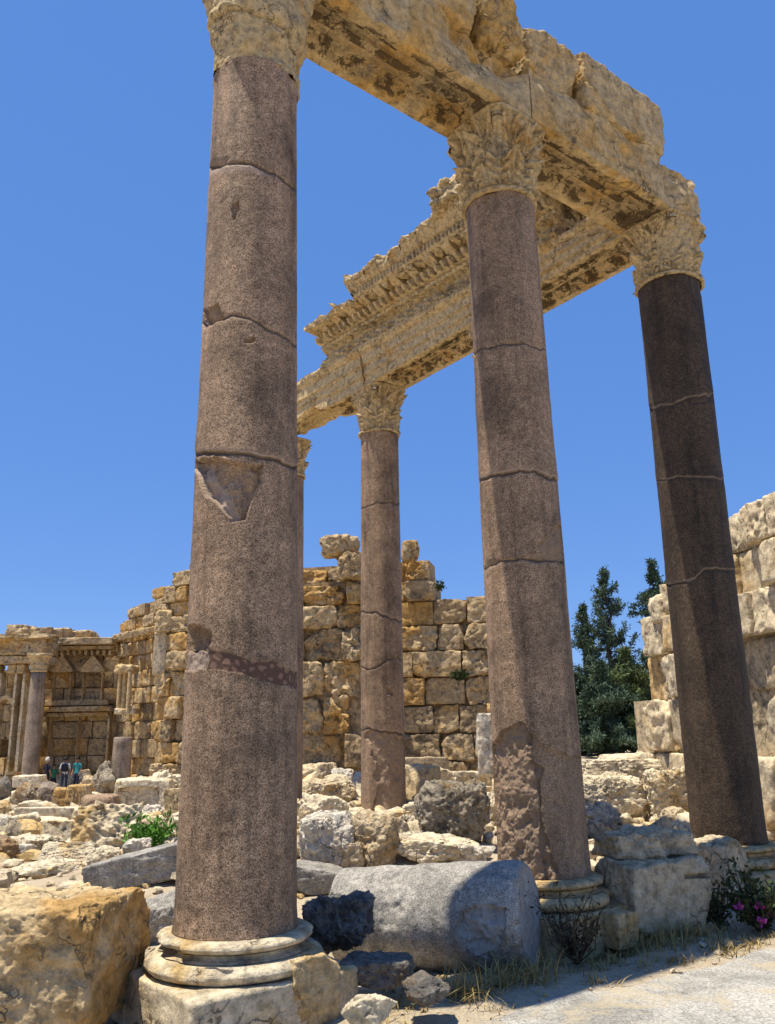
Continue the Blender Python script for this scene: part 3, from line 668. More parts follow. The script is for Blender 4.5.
rock('black rough boulder right of the nearest column foot',(300,886,378,962),'basalt',dep=.9,n=60,rough=.085,freq=2.6,d=7.6)
rock('grey brown block with a knob lying in front of the black boulder',(338,948,417,992),'greystone',dep=.75,n=40,rough=.06,d=7.1,box=True,p=12)
rock('cream yellow boulder at the bottom edge beside the path',(340,990,399,1036),'pale',dep=.8,n=30,rough=.05,d=6.3)
rock('small grey stone half hidden in dry grass under the fallen drum',(402,968,452,1012),'greystone',dep=.9,n=24,rough=.06,d=6.75)
rock('broken tan footing block beside the nearest column base',(268,948,342,1030),'carved',dep=.8,n=36,box=True,rough=.035,d=6.75,rot=RU,name='stone_block',cat=B,chipd=(.75,.95))
rock('white pitted boulder with a brown flank right of the nearest column',(297,808,358,878),'greywhite',dep=.8,n=70,rough=.05,box=True,p=22,chips=14,chipd=(.56,.84),rot=.35,tilt=(0,-.15))
rock('white boulder with an ochre underside beside the white pitted one',(350,809,402,874),'tan',dep=.8,n=70,rough=.055,box=True,p=18,chips=14,chipd=(.56,.86),rot=-.4,tilt=(0,.12))
rock('low grey white rock between the slim rear column and the speckled boulder',(394,813,428,846),'greywhite',dep=.9,n=22,rough=.09)
rock('flat pale boulder just behind the fallen granite drum',(384,830,484,868),'pale',dep=.5,n=70,rough=.05,box=True,p=14,chips=14,chipd=(.5,.82),tilt=(0,.06))
rock('large speckled pitted boulder left of the middle front column foot',(414,776,494,852),'speck',dep=.7,n=60,rough=.07,freq=2.4,box=True,p=8,chipd=(.65,.9))
rock('angular block with pale left and golden right face, beside the slim rear column',(402,763,443,806),'ochre',dep=.8,n=26,box=True,rough=.03,rot=.6,name='stone_block',cat=B)
rock('small flat topped block at the foot of the middle wall',(449,770,480,784),'pale',dep=.6,n=14,box=True,rough=.03,d=24,name='stone_block',cat=B)
rock('long dark slab lying along the foot of the middle wall',(400,756,450,780),'brown',dep=.3,n=20,box=True,rough=.02,d=25.5,name='stone_slab',cat=B)
rock('upper pale rubble boulder left of the slim rear column',(302,774,358,808),'tan',dep=.7,n=50,rough=.07,p=30,chips=6,rot=.5)
rock('lower pale rubble boulder left of the slim rear column',(296,792,350,830),'pale',dep=.7,n=50,rough=.06,box=True,p=14,chips=12,chipd=(.58,.85),rot=.45,tilt=(0,.18))
rock('small round white stone against the left side of the slim rear column',(350,772,364,800),'greywhite',dep=.8,n=14,rough=.04)
rock('upper white cobble beside the middle front column foot',(483,832,496,844),'greywhite',dep=.9,n=12,rough=.03,name='cobble',cat='stone')
rock('lower white cobble beside the middle front column foot',(481,846,496,860),'greywhite',dep=.9,n=12,rough=.03,name='cobble',cat='stone')
rock('pale upright stone at the right end of the middle wall',(477,712,500,776),'greywhite',dep=.6,n=24,rough=.05,d=23,box=True,p=12)
rock('large brown block with a dark slot between the middle and right columns',(592,846,720,942),'tan',dep=.62,n=110,dent=([(684,874),(712,873),(713,878),(684,879)],.09),box=True,rough=.026,rot=RU-.2,name='stone_block',cat=B,chipd=(.82,.97),p=36,chips=10)
rock('squared pitted block standing against the right front column',(690,834,754,905),'tan',dep=.8,n=34,box=True,rough=.03,rot=RU,d=10.6,name='stone_block',cat=B,p=16)
rock('low grey rubble rock lying on top of the brown slotted block',(590,822,700,860),'tan',dep=.55,n=40,box=True,rough=.06,d=9.55,p=8,rot=.3)
rock('small step block at the foot of the middle front column',(598,908,642,950),'carved',dep=.8,n=20,box=True,rough=.02,rot=RU,name='stone_block',cat=B,d=8.85)
rock('grey white rounded rock behind the middle front column foot',(574,800,624,838),'greywhite',dep=.8,n=44,rough=.07)
rock('wide limestone boulder with a golden underside on the right terrace',(575,768,648,817),'pale',dep=.45,n=70,rough=.07,box=True,p=10,chips=10,d=17.7,sink=.25)
rock('rough limestone boulder on the terrace beside the right column',(644,762,714,817),'pale',dep=.45,n=70,rough=.085,box=True,p=10,chips=10,d=17.6,sink=.25)
rock('long upper terrace slab under the stacked wall blocks',(596,750,720,772),'pale',dep=.30,n=30,rough=.03,box=True,d=20.2,name='stone_slab',cat=B)
rock('lower terrace slab above the wide limestone boulder',(578,757,690,780),'pale',dep=.30,n=50,rough=.05,box=True,d=19.2,name='stone_slab',cat=B)
# left rubble field
rock('brown rounded boulder left of the pink granite stone in the left rubble',(7,782,38,814),'brown',dep=.8,n=20,rough=.06)
rock('rounded pale pink granite stone in front of the visitors',(35,782,57,812),'granitepink',dep=.9,n=18,rough=.03)
rock('narrow ochre block right of the pink granite stone',(52,788,66,818),'ochre',dep=.9,n=14,box=True,rough=.04,name='stone_block',cat=B)
rock('squared brown granite drum fragment right of the carved letter block',(81,794,116,824),'granite',dep=.9,n=20,box=True,rough=.03,p=9,name='drum_fragment',cat=B)
rock('peaked rough boulder right of the visitors',(90,761,118,800),'speck',dep=.8,n=22,rough=.09)
rock('tilted pale slab just in front of the visitors',(52,770,94,792),'pale',dep=.4,n=14,box=True,rough=.03,tilt=(0,-.22),name='stone_slab',cat=B)
rock('long white slab across the left rubble under the brown granite drum fragment',(16,806,98,830),'pale',dep=.3,n=26,box=True,rough=.03,name='stone_slab',cat=B)
rock('tilted white block with a brown right side in the left rubble',(8,813,42,838),'pale',dep=.7,n=18,box=True,rough=.04,rot=.5,name='stone_block',cat=B,tilt=(0,-.15))
rock('low white slab right of the tilted white block',(38,820,78,838),'pale',dep=.4,n=16,box=True,rough=.04,name='stone_slab',cat=B)
rock('brown boulder cut by the left edge above the golden corner block',(-14,833,17,876),'brown',dep=.9,n=20,rough=.06)
rock('pale lumpy rock in the middle of the left rubble',(14,834,74,856),'pale',dep=.5,n=26,rough=.12)
rock('pale flat rock right behind the golden corner block',(10,856,88,882),'pale',dep=.4,n=26,rough=.06)
rock('lumpy ochre and white rock left of the ridged carved block',(42,826,82,850),'speck',dep=.7,n=24,rough=.12)
rock('pale rubble rock between the coffered slab and the green bush',(132,804,168,830),'greywhite',dep=.8,n=24,rough=.12)
rock('upright ochre block touching the left side of the nearest column',(163,788,186,834),'ochre',dep=.9,n=20,box=True,rough=.04,name='stone_block',cat=B)
rock('low cream rock at the left edge below the pillared niche',(-8,800,12,818),'ochre',dep=.8,n=14,rough=.06)
rock('grey low stone at the left edge beside the brown rounded boulder',(-6,776,12,802),'greystone',dep=.8,n=14,rough=.06)
rock('white flaked stone with grooves at lower left of the rubble',(8,844,32,866),'greywhite',dep=.7,n=20,box=True,rough=.05)
rock('pale step stone below the standing niche column',(14,774,46,788),'pale',dep=.5,n=14,box=True,rough=.04,d=40,name='stone_block',cat=B)
rock('pale heap of rubble against the foot of the left pier',(128,768,186,800),'pale',dep=.5,n=30,rough=.14,d=38)
rock('pale rubble heap in front of the granite stump',(108,776,150,796),'pale',dep=.6,n=24,rough=.14)
for lb,bx_,mt in (
 ('cream rock wedged between the two white boulders',(336,840,366,876),'pale'),
 ('low pale stone at the right foot of the slim rear column',(402,802,424,822),'pale'),
 ('pale rock behind the left edge of the speckled boulder',(426,768,458,794),'pale'),
 ('pale broken rock between the speckled boulder and the middle front column',(474,792,500,824),'pale'),
 ('cream rock at the right end of the flat pale boulder',(446,842,488,868),'greywhite'),
 ('pale heap of broken stone at the foot of the wall pier',(296,762,338,788),'pale'),
 ('small cream rock at the pier foot, beside the rounded white stone',(330,768,354,788),'greywhite'),
 ('cream rock between the two terrace boulders',(626,790,664,822),'pale'),
 ('low pale stone on the sand left of the right front column',(660,806,692,834),'greywhite'),
 ('pale rubble rock at the right edge behind the right front column',(752,786,800,834),'pale'),
 ('white broken rock below the panelled slab in the left rubble',(104,818,142,846),'pale'),
 ('pale stone right of the low moulded fragment',(86,846,122,872),'pale'),
 ('greyish rock between the green bush and the grey granite slab',(120,838,152,862),'greywhite'),
 ('cream stone just below the narrow ochre block',(50,810,78,828),'pale'),
 ('white stone at the left edge above the brown boulder',(-8,816,16,838),'greywhite'),
 ('pale rock in front of the rounded brown boulder',(14,800,44,818),'pale'),
 ('broad cream rock at the foot of the granite stump',(104,768,136,790),'pale'),
 ('tumbled pale block below the left pier',(150,772,186,800),'pale'),
 ('low white rock beside the upright ochre block',(138,816,166,842),'greywhite'),
 ('pale flat stone left of the peaked rough boulder',(78,776,98,796),'pale')):
    rock(lb,bx_,'tan' if len(lb)%3==0 else mt,dep=.8,n=40,rough=.055,box=True,p=20,chips=13,chipd=(.56,.88),rot=((len(lb)*37)%10-5)*.12,tilt=(0,((len(lb)*13)%7-3)*.06))
# carved letter block, ridged block, coffered slab: shaped with their own relief
def relief(label,bx,mat,fn,dep=.6,rot=0.,name='carved_block',n=60,tiltx=0.,d=None):
    x0,y0,x1,y1=bx; b=hit((x0+x1)/2,y1-1) if d is None else at_y((x0+x1)/2,y1,d); k=float(proj(b[None])[2][0])/FPX; wd=(x1-x0)*k; hh=(y1-y0)*k; dp=dep*wd
    V,F=rockV((wd,dp,hh),700+n+int(x0),n,True,.02,5,(.86,.98),22,.03)
    fr=V[:,1]<-dp*.32; nx=V[:,0]/wd*2; nz=V[:,2]/hh*2; V[:,1]+=np.where(fr,fn(nx,nz)*wd,0)
    V=rotx(V,tiltx); V=rotz(V,rot)+np.array([b[0],b[1]+dp/2,b[2]+hh*.47]); o=link(name,V,F,M[mat],None,(b[0],b[1]+dp/2,b[2]),True,None,40); return tag(o,label,B)
def letters(x,z):
    r=np.zeros_like(x); zz=(z-.25)/.5
    for cx,kind in ((-.5,'S'),(.02,'O'),(.5,'T')):
        X_=(x-cx)/.22
        if kind=='O': g=np.abs(np.hypot(X_,zz)-.75)<.25
        elif kind=='S': g=((np.abs(np.hypot(X_,zz-.42)-.42)<.2)&~((X_>0)&(zz<.42)))|((np.abs(np.hypot(X_,zz+.42)-.42)<.2)&~((X_<0)&(zz>-.42)))
        else: g=((np.abs(zz-.7)<.2)&(np.abs(X_)<.9))|((np.abs(X_)<.2)&(np.abs(zz)<.85))
        r=np.where(g&(np.abs(zz)<1.1),.035,r)
    return r
relief('ochre block with carved worn letters on its upper face in the left rubble',(63,787,85,819),'ochre',letters,dep=.8,n=70)
relief('pale carved block with rows of slanting ridges beside the green bush',(66,812,132,862),'pale',lambda x,z:.02*np.sin((x+z*.6)*15+2*np.sin(z*5+x*3))*np.cos(z*6+x*2)+.03*fbm(np.c_[x*5,z*5,0*x],3,3),dep=.5,rot=.25,tiltx=-.35)
relief('pale slab with a sunken brown panel in a raised border, in the left rubble',(112,781,168,816),'pale',lambda x,z:.07*((np.abs(x+.08)<.72)&(z<.55)&(z>-.62)),dep=.35,n=50)
relief('low pale moulded fragment with fine teeth behind the golden corner block',(38,848,92,872),'pale',lambda x,z:.007*np.sin(x*52)*(np.abs(z)<.35)+.012*fbm(np.c_[x*6,z*6,0*x],5,3),dep=.4,n=70,tiltx=-.5)
# ------------------------------------------------------------------ fallen drum
b0=at_z(532,974,.0); a0=np.array([b0[0]+.06,b0[1]+.30,.415]); ax=np.array([-.92,.37,-.075]); ax/=np.linalg.norm(ax)
e1=np.cross(ax,[0,0,1]);e1/=np.linalg.norm(e1);e2=np.cross(e1,ax)
nt,nl=260,300; th=np.linspace(0,2*np.pi,nt,endpoint=False); ll=np.linspace(0,1.85,nl); Lm,T=np.meshgrid(ll,th,indexing='ij');Lm=Lm.ravel();T=T.ravel()
rad=.47
P0=a0+ax*Lm[:,None]+(e1*np.cos(T)[:,None]+e2*np.sin(T)[:,None])*rad
px,py,_=proj(P0); dirs=e1*np.cos(T)[:,None]+e2*np.sin(T)[:,None]; fac=((P0-EYE)*dirs).sum(1)<0
pw=px+4*fbm(P0*6,1,3);pq=py+4*fbm(P0*6,2,3)
k=pin(pw,pq,[(458,912),(480,905),(508,908),(510,925),(500,945),(492,960),(476,950),(462,938)])&fac
r=rad+.012*fbm(P0*3,3,5)-.03*sstep(.4,.9,fbm(P0*2.2,13,4))-k*(.04+.05*fbm(P0*8,4,5))
kk=k.astype(float)
hole=np.exp(-(((px-518)/4)**2+((py-927)/4)**2)); r=r-np.where(fac,.05*hole,0)
r=r-.05*np.exp(-Lm/.03)-.05*sstep(.0,.7,fbm(P0*2.5,7,3))*np.exp(-Lm/.10)
V=a0+ax*Lm[:,None]+dirs*r[:,None]
# end caps in rings
caps=[];FF=[gridF(nl,nt,True)]; base=len(V)
for e,l0 in ((0,0.),(1,1.85)):
    ring=np.arange(nt)+(0 if e==0 else (nl-1)*nt)
    for j in range(1,13):
        q=1-j/12.; rr=.42*q; pt=a0+ax*l0+dirs[:nt]*rr
        pt=pt+ax*((.03*fbm(pt*4,8+e,4))*(1 if e else -1)*(1 if j>0 else 0))[:,None]; caps.append(pt); nx=base+np.arange(nt); base+=nt
        q4=np.c_[ring,nx,np.roll(nx,-1),np.roll(ring,-1)]; FF.append(q4[:,::-1] if e==0 else q4); ring=nx
V=np.vstack([V]+caps); z0=np.zeros(len(V)); kk=np.r_[kk,np.zeros(len(V)-len(kk))]; kk[nl*nt:nl*nt+12*nt]=.25
o=link('column_drum',V,np.vstack(FF)[:,::-1],M['granitegrey'],None,(a0[0],a0[1],0),True,{'broken':kk*.7,'mortar':z0,'pale':kk*.5,'crack':z0},45)
tag(o,'fallen grey granite column drum with a broken white patch, at the middle column foot','column drum')
# ------------------------------------------------------------------ walls
def wall_blocks(mb,A,B_,z0,courses,top,depth,bw,seed,rough=.035,p=30,chips=5,jit=.05,chipd=(.82,.98),n=12,hole=None,tonev=1.,off=0.):
    rg=np.random.RandomState(seed); A=np.array(A,float);B_=np.array(B_,float); Lw=np.linalg.norm(B_-A); d=(B_-A)/Lw; nr=np.array([d[1],-d[0]])
    if nr@(-(A+B_)/2)<0: nr=-nr
    a=math.atan2(d[1],d[0]); z=z0
    for ci,hc in enumerate(courses):
        s=-rg.uniform(0,bw[0]*.6)
        while s<Lw:
            bwid=rg.uniform(*bw); e=s+bwid
            if Lw-e<bw[0]*.4: e=Lw
            s_,e_=max(s,0),min(e,Lw)
            sm=(s_+e_)/2; tp=min(top(sm),top(s_+.12*(e_-s_)),top(e_-.12*(e_-s_)))
            if z+hc*.55<tp and e_-s_>.12 and not (hole and hole(sm,z+hc/2)):
                h2=hc*rg.uniform(.97,1.0) if z+hc*1.4<tp else hc*rg.uniform(.8,1.12)
                V,F=rockV((e_-s_-.03,depth,h2-.025),seed*1000+ci*60+int(s*7)%50,n,True,rough*rg.uniform(.4,1.2),chips,chipd,p*1.6,.03,3.4)
                jo=rg.normal()*jit
                V=rotz(V,a)+np.array([*(A+d*sm-nr*(depth/2-jo-off)),z+h2/2]); mb.add(V,F,tonev*rg.uniform(-1,1))
                V,F=cubegrid(1); V=V*np.array([(e_-s_)/2*.999,depth*.38,hc/2*.999]); V=rotz(V,a)+np.array([*(A+d*sm-nr*(depth/2+.06-off)),z+hc/2]); mb.add(V,F,-.8)
            s=e
        z+=hc
    return nr,d
def prof_top(pts): return lambda s:float(np.interp(s,[q[0] for q in pts],[q[1] for q in pts]))
def pxw(px,py,d): return at_y(px,py,d)
# middle wall
DM=28.5
A=pxw(236,780,DM+1.5)[:2]; Bm=pxw(508,780,DM-.5)[:2]; Lw=np.linalg.norm(Bm-A)
def zpx(px,py,d): return float(at_y(px,py,d)[2])
sp=lambda px: Lw*(px-236)/272.
mw=empty('stone_wall',(*(A+Bm)/2,.4),'tall ruined stepped block wall seen between the nearest and middle front columns','wall')
O=tuple(mw.location); mb=MB()
wall_blocks(mb,A,Bm,.25,[.9,.86,.9,.9,.86,.88,.82,.72,.72,.62],prof_top([(0,7.2),(sp(405),8.4),(sp(418),8.4),(sp(419),7.8),(sp(458),7.6),(sp(461),6.6),(Lw,6.4)]),1.6,(.8,1.7),7,hole=None,jit=.10,n=16,rough=.045,p=30,chips=6,chipd=(.78,.98))
mb.build('masonry',M['wall'],mw,O,sharp=50)
mb=MB(); A2=pxw(250,780,DM-.9)[:2]; B2=pxw(364,780,DM-1.3)[:2]; L2=np.linalg.norm(B2-A2)
wall_blocks(mb,A2,B2,.25,[.8,1.0,1.15,1.1,1.05,.75,.8,.85,.7,.6],prof_top([(0,7.0),(L2*.62,7.1),(L2*.65,7.9),(L2,8.1)]),1.5,(.7,1.6),8,rough=.07,p=16,jit=.14,n=18,chipd=(.70,.95))
mb.build('pier',M['wall'],mw,O,sharp=50)
rock('loose rounded rock perched on the middle wall, left of the slim rear column',(320,531,361,555),'wall',dep=.8,n=20,rough=.08,d=27,box=True,p=8,name='boulder')
rock('small boulder perched on the middle wall just right of the slim rear column',(401,538,420,560),'wall',dep=.8,n=14,rough=.06,d=28,box=True,p=8)
# right wall
A=pxw(630,752,20.6)[:2]; Bm=pxw(835,760,13.6)[:2]; Lw=np.linalg.norm(Bm-A)
def s_right(px):
    for s in np.linspace(0,Lw,400):
        q=A+(Bm-A)*s/Lw
        if proj(np.array([[q[0],q[1],3.]]))[0][0]>=px: return s
    return Lw
rw=empty('stone_wall',(*(A+Bm)/2,.5),'pale block wall at the right edge, stepping down behind the right front column','wall'); O=tuple(rw.location)
mb=MB(); s7=s_right(690); 
wall_blocks(mb,A,Bm,.15,[1.4,1.12,.95,.80,.80,.72,.62,.62,.55],prof_top([(0,2.65),(s_right(640),2.7),(s_right(641),4.7),(s_right(668),4.75),(s_right(676),5.6),(s_right(708),5.5),(s_right(716),5.9),(s_right(735),6.1),(s_right(775),6.1),(Lw,6.3)]),1.2,(.75,1.35),9,rough=.03,p=24,jit=.10,n=20,chips=7,chipd=(.74,.97))
mb.build('masonry',M['wallpale'],rw,O,sharp=50)
rock('rounded block jutting from the broken wall edge left of the right front column',(652,590,690,622),'wallpale',dep=.9,n=18,rough=.04,d=18.4,box=True,p=10,name='stone_block',cat=B)
# left ruined hall
HD=50.
hall=empty('ruined_hall',(*pxw(70,775,HD)[:2],-.75),'ruined niche hall with cornices, pilasters and a corner entablature at the far left','ruined building'); O=tuple(hall.location)
zf=-.8
def zp(py,d,px=60): return zpx(px,py,d)
# recessed back wall
A=pxw(34,775,HD)[:2]; Bm=pxw(118,775,HD+.5)[:2]; Lb=np.linalg.norm(Bm-A); xs=lambda px: Lb*(px-34)/84.
mb=MB(); wall_blocks(mb,A,Bm,zf,[.95]*9,lambda s:7.4,1.4,(1.2,2.4),21,rough=.015,p=24,jit=.04,n=6,chips=2)
mb.build('back_wall',M['wall'],hall,O,sharp=50)
def bx(mb,px0,px1,py0,py1,d,depth,seed,rough=.02,n=8,tone=0.,p=20):
    a=at_y(px0,py1,d);b=at_y(px1,py0,d); sz=(b[0]-a[0],depth,b[2]-a[2])
    V,F=rockV(sz,seed,n,True,rough,3,(.88,.99),p,.02); mb.add(V+np.array([(a[0]+b[0])/2,d+depth/2,(a[2]+b[2])/2]),F,tone)
mb=MB()
bx(mb,40,112,637,645,HD-1.3,1.4,401,.03,20); bx(mb,42,112,645,650,HD-.9,1.0,402,.03,16)
for i in range(12): bx(mb,42+i*6,45+i*6,650,655,HD-.7,.8,410+i,.05,4)
mb.build('cornice',M['wall'],hall,O,sharp=50)
mb=MB()
bx(mb,40,110,706,712,HD-.7,.8,431,.03,16); bx(mb,42,108,712,717,HD-.45,.5,432,.03,12); bx(mb,42,108,699,706,HD-.3,.4,433,.03,12)
mb.build('string_course',M['wall'],hall,O,sharp=50)
for (c0,c1) in ((50,72),(80,104)):   # small pediments over the niches
    mb=MB(); a=at_y(c0,672,HD-.5);b=at_y(c1,664,HD-.5); cx=(a[0]+b[0])/2; hw=(b[0]-a[0])/2; z0,z1=a[2],b[2]+.35
    tri=np.array([[-hw,0,z0],[hw,0,z0],[hw,0,z0+.18],[0,0,z1+.2],[-hw,0,z0+.18]]); 
    Vp=np.vstack([tri+np.array([cx,HD-.5,0]),tri+np.array([cx,HD+.2,0])]); mb.add(Vp,np.array([[0,1,2,3],[0,3,4,4]])[:1]); mb.add(Vp,np.array([[0,3,4]])); 
    mb.add(Vp,np.array([[i,i+5,(i+1)%5+5,(i+1)%5] for i in range(5)])); mb.build('pediment',M['wall'],hall,O,False)
    for q in (c0+1,c1-4):
        mb=MB(); bx(mb,q,q+3,673,700,HD-.35,.4,440+q,.02,8); mb.build('pilaster',M['wall'],hall,O,sharp=50)
for (c0,c1) in ((46,50),(74,79),(104,110)):
    mb=MB(); bx(mb,c0,c1,717,772,HD-.4,.5,460+c0,.02,8); mb.build('pilaster',M['wall'],hall,O,sharp=50)
# left projecting pier with arch, pilasters and corner entablature
mb=MB(); A=pxw(-16,775,HD-1.5)[:2]; Bm=pxw(24,775,HD-2.3)[:2]
La=np.linalg.norm(Bm-A)
wall_blocks(mb,A,Bm,zf,[.95]*7,lambda s:6.0,1.2,(1.0,1.8),22,rough=.015,p=24,jit=.03,n=6,chips=2,hole=lambda s,z:(La*16/40<s<La*27/40) and z<3.3)
mb.build('front_wall',M['wall'],hall,O,sharp=50)
for c0,c1 in ((8,15),(17,23),(-8,-2)):
    mb=MB(); bx(mb,c0,c1,672,772,HD-3.,.7,480+c0+20,.012,10,.3); mb.build('pilaster',M['pale'],hall,O,sharp=50)
    mb=MB(); bx(mb,c0-1,c1+1,664,673,HD-3.1,.8,520+c0+20,.08,8); mb.build('pilaster_capital',M['carved'],hall,O)
mb=MB(); a=at_y(5,705,HD-2.9); n_=14
for i in range(n_):
    t0=np.pi*i/n_; t1=np.pi*(i+1)/n_; ro,ri=.50,.30
    pts=[(math.cos(t)*r_,math.sin(t)*r_) for t,r_ in ((t0,ri),(t0,ro),(t1,ro),(t1,ri))]
    Vp=np.array([[a[0]+x,y_,a[2]+z] for y_ in (HD-2.95,HD-2.2) for x,z in pts]); mb.add(Vp,np.array([[0,1,2,3],[4,7,6,5],[1,5,6,2],[0,3,7,4]]))
mb.build('niche_arch',M['carved'],hall,O,False)
mb=MB(); bx(mb,-20,46,655,664,HD-3.4,1.8,551,.03,24); mb.build('architrave',M['wall'],hall,O,sharp=50)
mb=MB(); bx(mb,-20,45,637,655,HD-3.5,2.2,552,.05,30); bx(mb,-20,47,633,639,HD-3.9,1.6,557,.06,24); mb.build('entablature',M['wall'],hall,O,sharp=50)
mb=MB(); bx(mb,5,26,624,634,HD-3.2,2,553,.07,10); bx(mb,26,50,627,640,HD-2.6,2,554,.07,10); bx(mb,48,70,628,640,HD-.6,1.6,555,.07,10); bx(mb,66,90,630,640,HD-.2,1.6,556,.07,10); mb.build('roof_rubble',M['wall'],hall,O,sharp=50)
# receding side wall and pier to the right
mb=MB(); A=pxw(110,775,HD+.3)[:2]; Bm=pxw(160,775,45.4)[:2]; Ls=np.linalg.norm(Bm-A)
wall_blocks(mb,A,Bm,zf,[.9,.9,.95,.95,.95,.9,.9,.9,.8,.7,.7,.7,.6,.6],prof_top([(0,8.9),(Ls*.35,9.5),(Ls*.6,9.6),(Ls*.62,10.),(Ls,10.4)]),1.4,(.8,1.6),23,rough=.035,p=20,jit=.09,n=10)
mb.build('side_wall',M['wall'],hall,O,sharp=50)
mb=MB(); 
for i in range(7):
    q0=112+i*6.5; d=HD-.6-i*.72; bx(mb,q0,q0+7,634-i*1.4,641-i*1.4,d,1.1,570+i,.05,8)
mb.build('cornice',M['carved'],hall,O,sharp=50)
mb=MB(); A=pxw(150,778,44.6)[:2]; Bm=pxw(232,778,41.)[:2]; Lp=np.linalg.norm(Bm-A)
wall_blocks(mb,A,Bm,zf,[.75,.8,1.05,1.1,1.15,1.25,1.0,.95,.85,.75,.8,.7,.7],prof_top([(0,9.7),(Lp*.12,9.7),(Lp*.14,10.3),(Lp*.30,10.4),(Lp*.32,10.9),(Lp*.42,11.2),(Lp,11.3)]),1.6,(.9,1.7),24,rough=.05,p=16,jit=.16,n=14,chipd=(.72,.96))
mb.build('pier',M['wall'],hall,O,sharp=50)
mb=MB(); bx(mb,152,167,630,675,44.3,.6,590,.015,10,-.4); mb.build('pilaster',M['wallpale'],hall,O,sharp=50)
mb=MB(); bx(mb,154,172,610,631,43.9,1.0,591,.08,14); mb.build('pilaster_capital',M['carved'],hall,O)
for i,(q,w_) in enumerate(((118,3.2),(123,3.2),(128,3.2))):   # small aedicule colonnettes
    p_=at_y(q,712,46.8-i*.4); V,F=lathe([(.13,p_[2]),(.12,p_[2]+.1),(.11,at_y(q,672,46.8-i*.4)[2])],16,p_[:2],.01,600+i); link('colonnette',V,F,M['carved'],hall,O)
mb=MB(); bx(mb,113,134,708,714,46.0,1.4,605,.04,10); mb.build('ledge',M['pale'],hall,O,sharp=50)
mb=MB(); bx(mb,114,133,664,673,46.0,1.2,606,.08,10,p=8); mb.build('niche_hood',M['ochre'],hall,O)
# standing column and stump in front of the hall
p_=at_y(30,772,HD-4.4); root=empty('column',(p_[0],p_[1],zf),'small grey granite column standing before the far left hall, left of the visitors','column')
O2=tuple(root.location); ztp=zpx(36,672,HD-4.4)
V,F=lathe([(.50,zf+.1),(.48,zf+.35),(.42,zf+.5),(.41,(zf+ztp)/2),(.37,ztp),(.2,ztp+.005)],48,p_[:2],.008,620);
zz_=np.zeros(len(V)); link('shaft',V,F,M['granitepink'],root,O2,True,{'broken':zz_,'mortar':zz_,'pale':zz_,'crack':zz_})
V,F=lathe([(.37,ztp-.02),(.42,ztp+.05),(.38,ztp+.1),(.48,ztp+.35),(.42,ztp+.40),(.54,ztp+.72),(.64,ztp+.82),(.64,ztp+.95),(.1,ztp+.95)],48,p_[:2],.05,621,6,4,.05); link('capital',V,F,M['carved'],root,O2)
V,F=rockV((1.5,1.5,.5),622,12,True,.04,4); link('base',V+np.array([p_[0],p_[1],zf+.05]),F,M['pale'],root,O2)
p_=at_y(121,771,42.); V,F=lathe([(.1,p_[2]-.6),(.46,p_[2]-.6),(.455,p_[2]),(.43,zpx(121,738,42.)-.02),(.40,zpx(121,737,42.)),(.02,zpx(121,737,42.)+.01)],48,p_[:2],.008,625)
zz_=np.zeros(len(V)); tag(link('column_stump',V,F,M['granitepink'],None,(p_[0],p_[1],p_[2]-.6),True,{'broken':zz_,'mortar':zz_,'pale':zz_,'crack':zz_},50),'short cut granite column stump standing before the left pier','column stump')
# ------------------------------------------------------------------ vegetation
def leaves_mesh(C,size,rg,up=.3,aspect=.45):
    n=len(C); d=rg.normal(size=(n,3)); d[:,2]+=up; d/=np.linalg.norm(d,axis=1)[:,None]
    s=np.cross(d,rg.normal(size=(n,3))); s/=np.linalg.norm(s,axis=1)[:,None]; sz=size*rg.uniform(.6,1.4,n)[:,None]
    a=C;b=C+d*sz*.5+s*sz*aspect*.5;c=C+d*sz;e=C+d*sz*.5-s*sz*aspect*.5
    V=np.stack([a,b,c,e],1).reshape(-1,3); return V,np.arange(4*n).reshape(n,4)
def tube(pts,rad,k=6):
    pts=np.array(pts,float); V=[]
    for i,p in enumerate(pts):
        t_=pts[min(i+1,len(pts)-1)]-pts[max(i-1,0)]; t_/=np.linalg.norm(t_)+1e-9; a=np.cross(t_,[.3,.9,.2]);a/=np.linalg.norm(a)+1e-9;b=np.cross(t_,a)
        r=rad[i] if not np.isscalar(rad) else rad
        for j in range(k): ph=2*np.pi*j/k; V.append(p+r*(a*math.cos(ph)+b*math.sin(ph)))
    return np.array(V),gridF(len(pts),k,True)
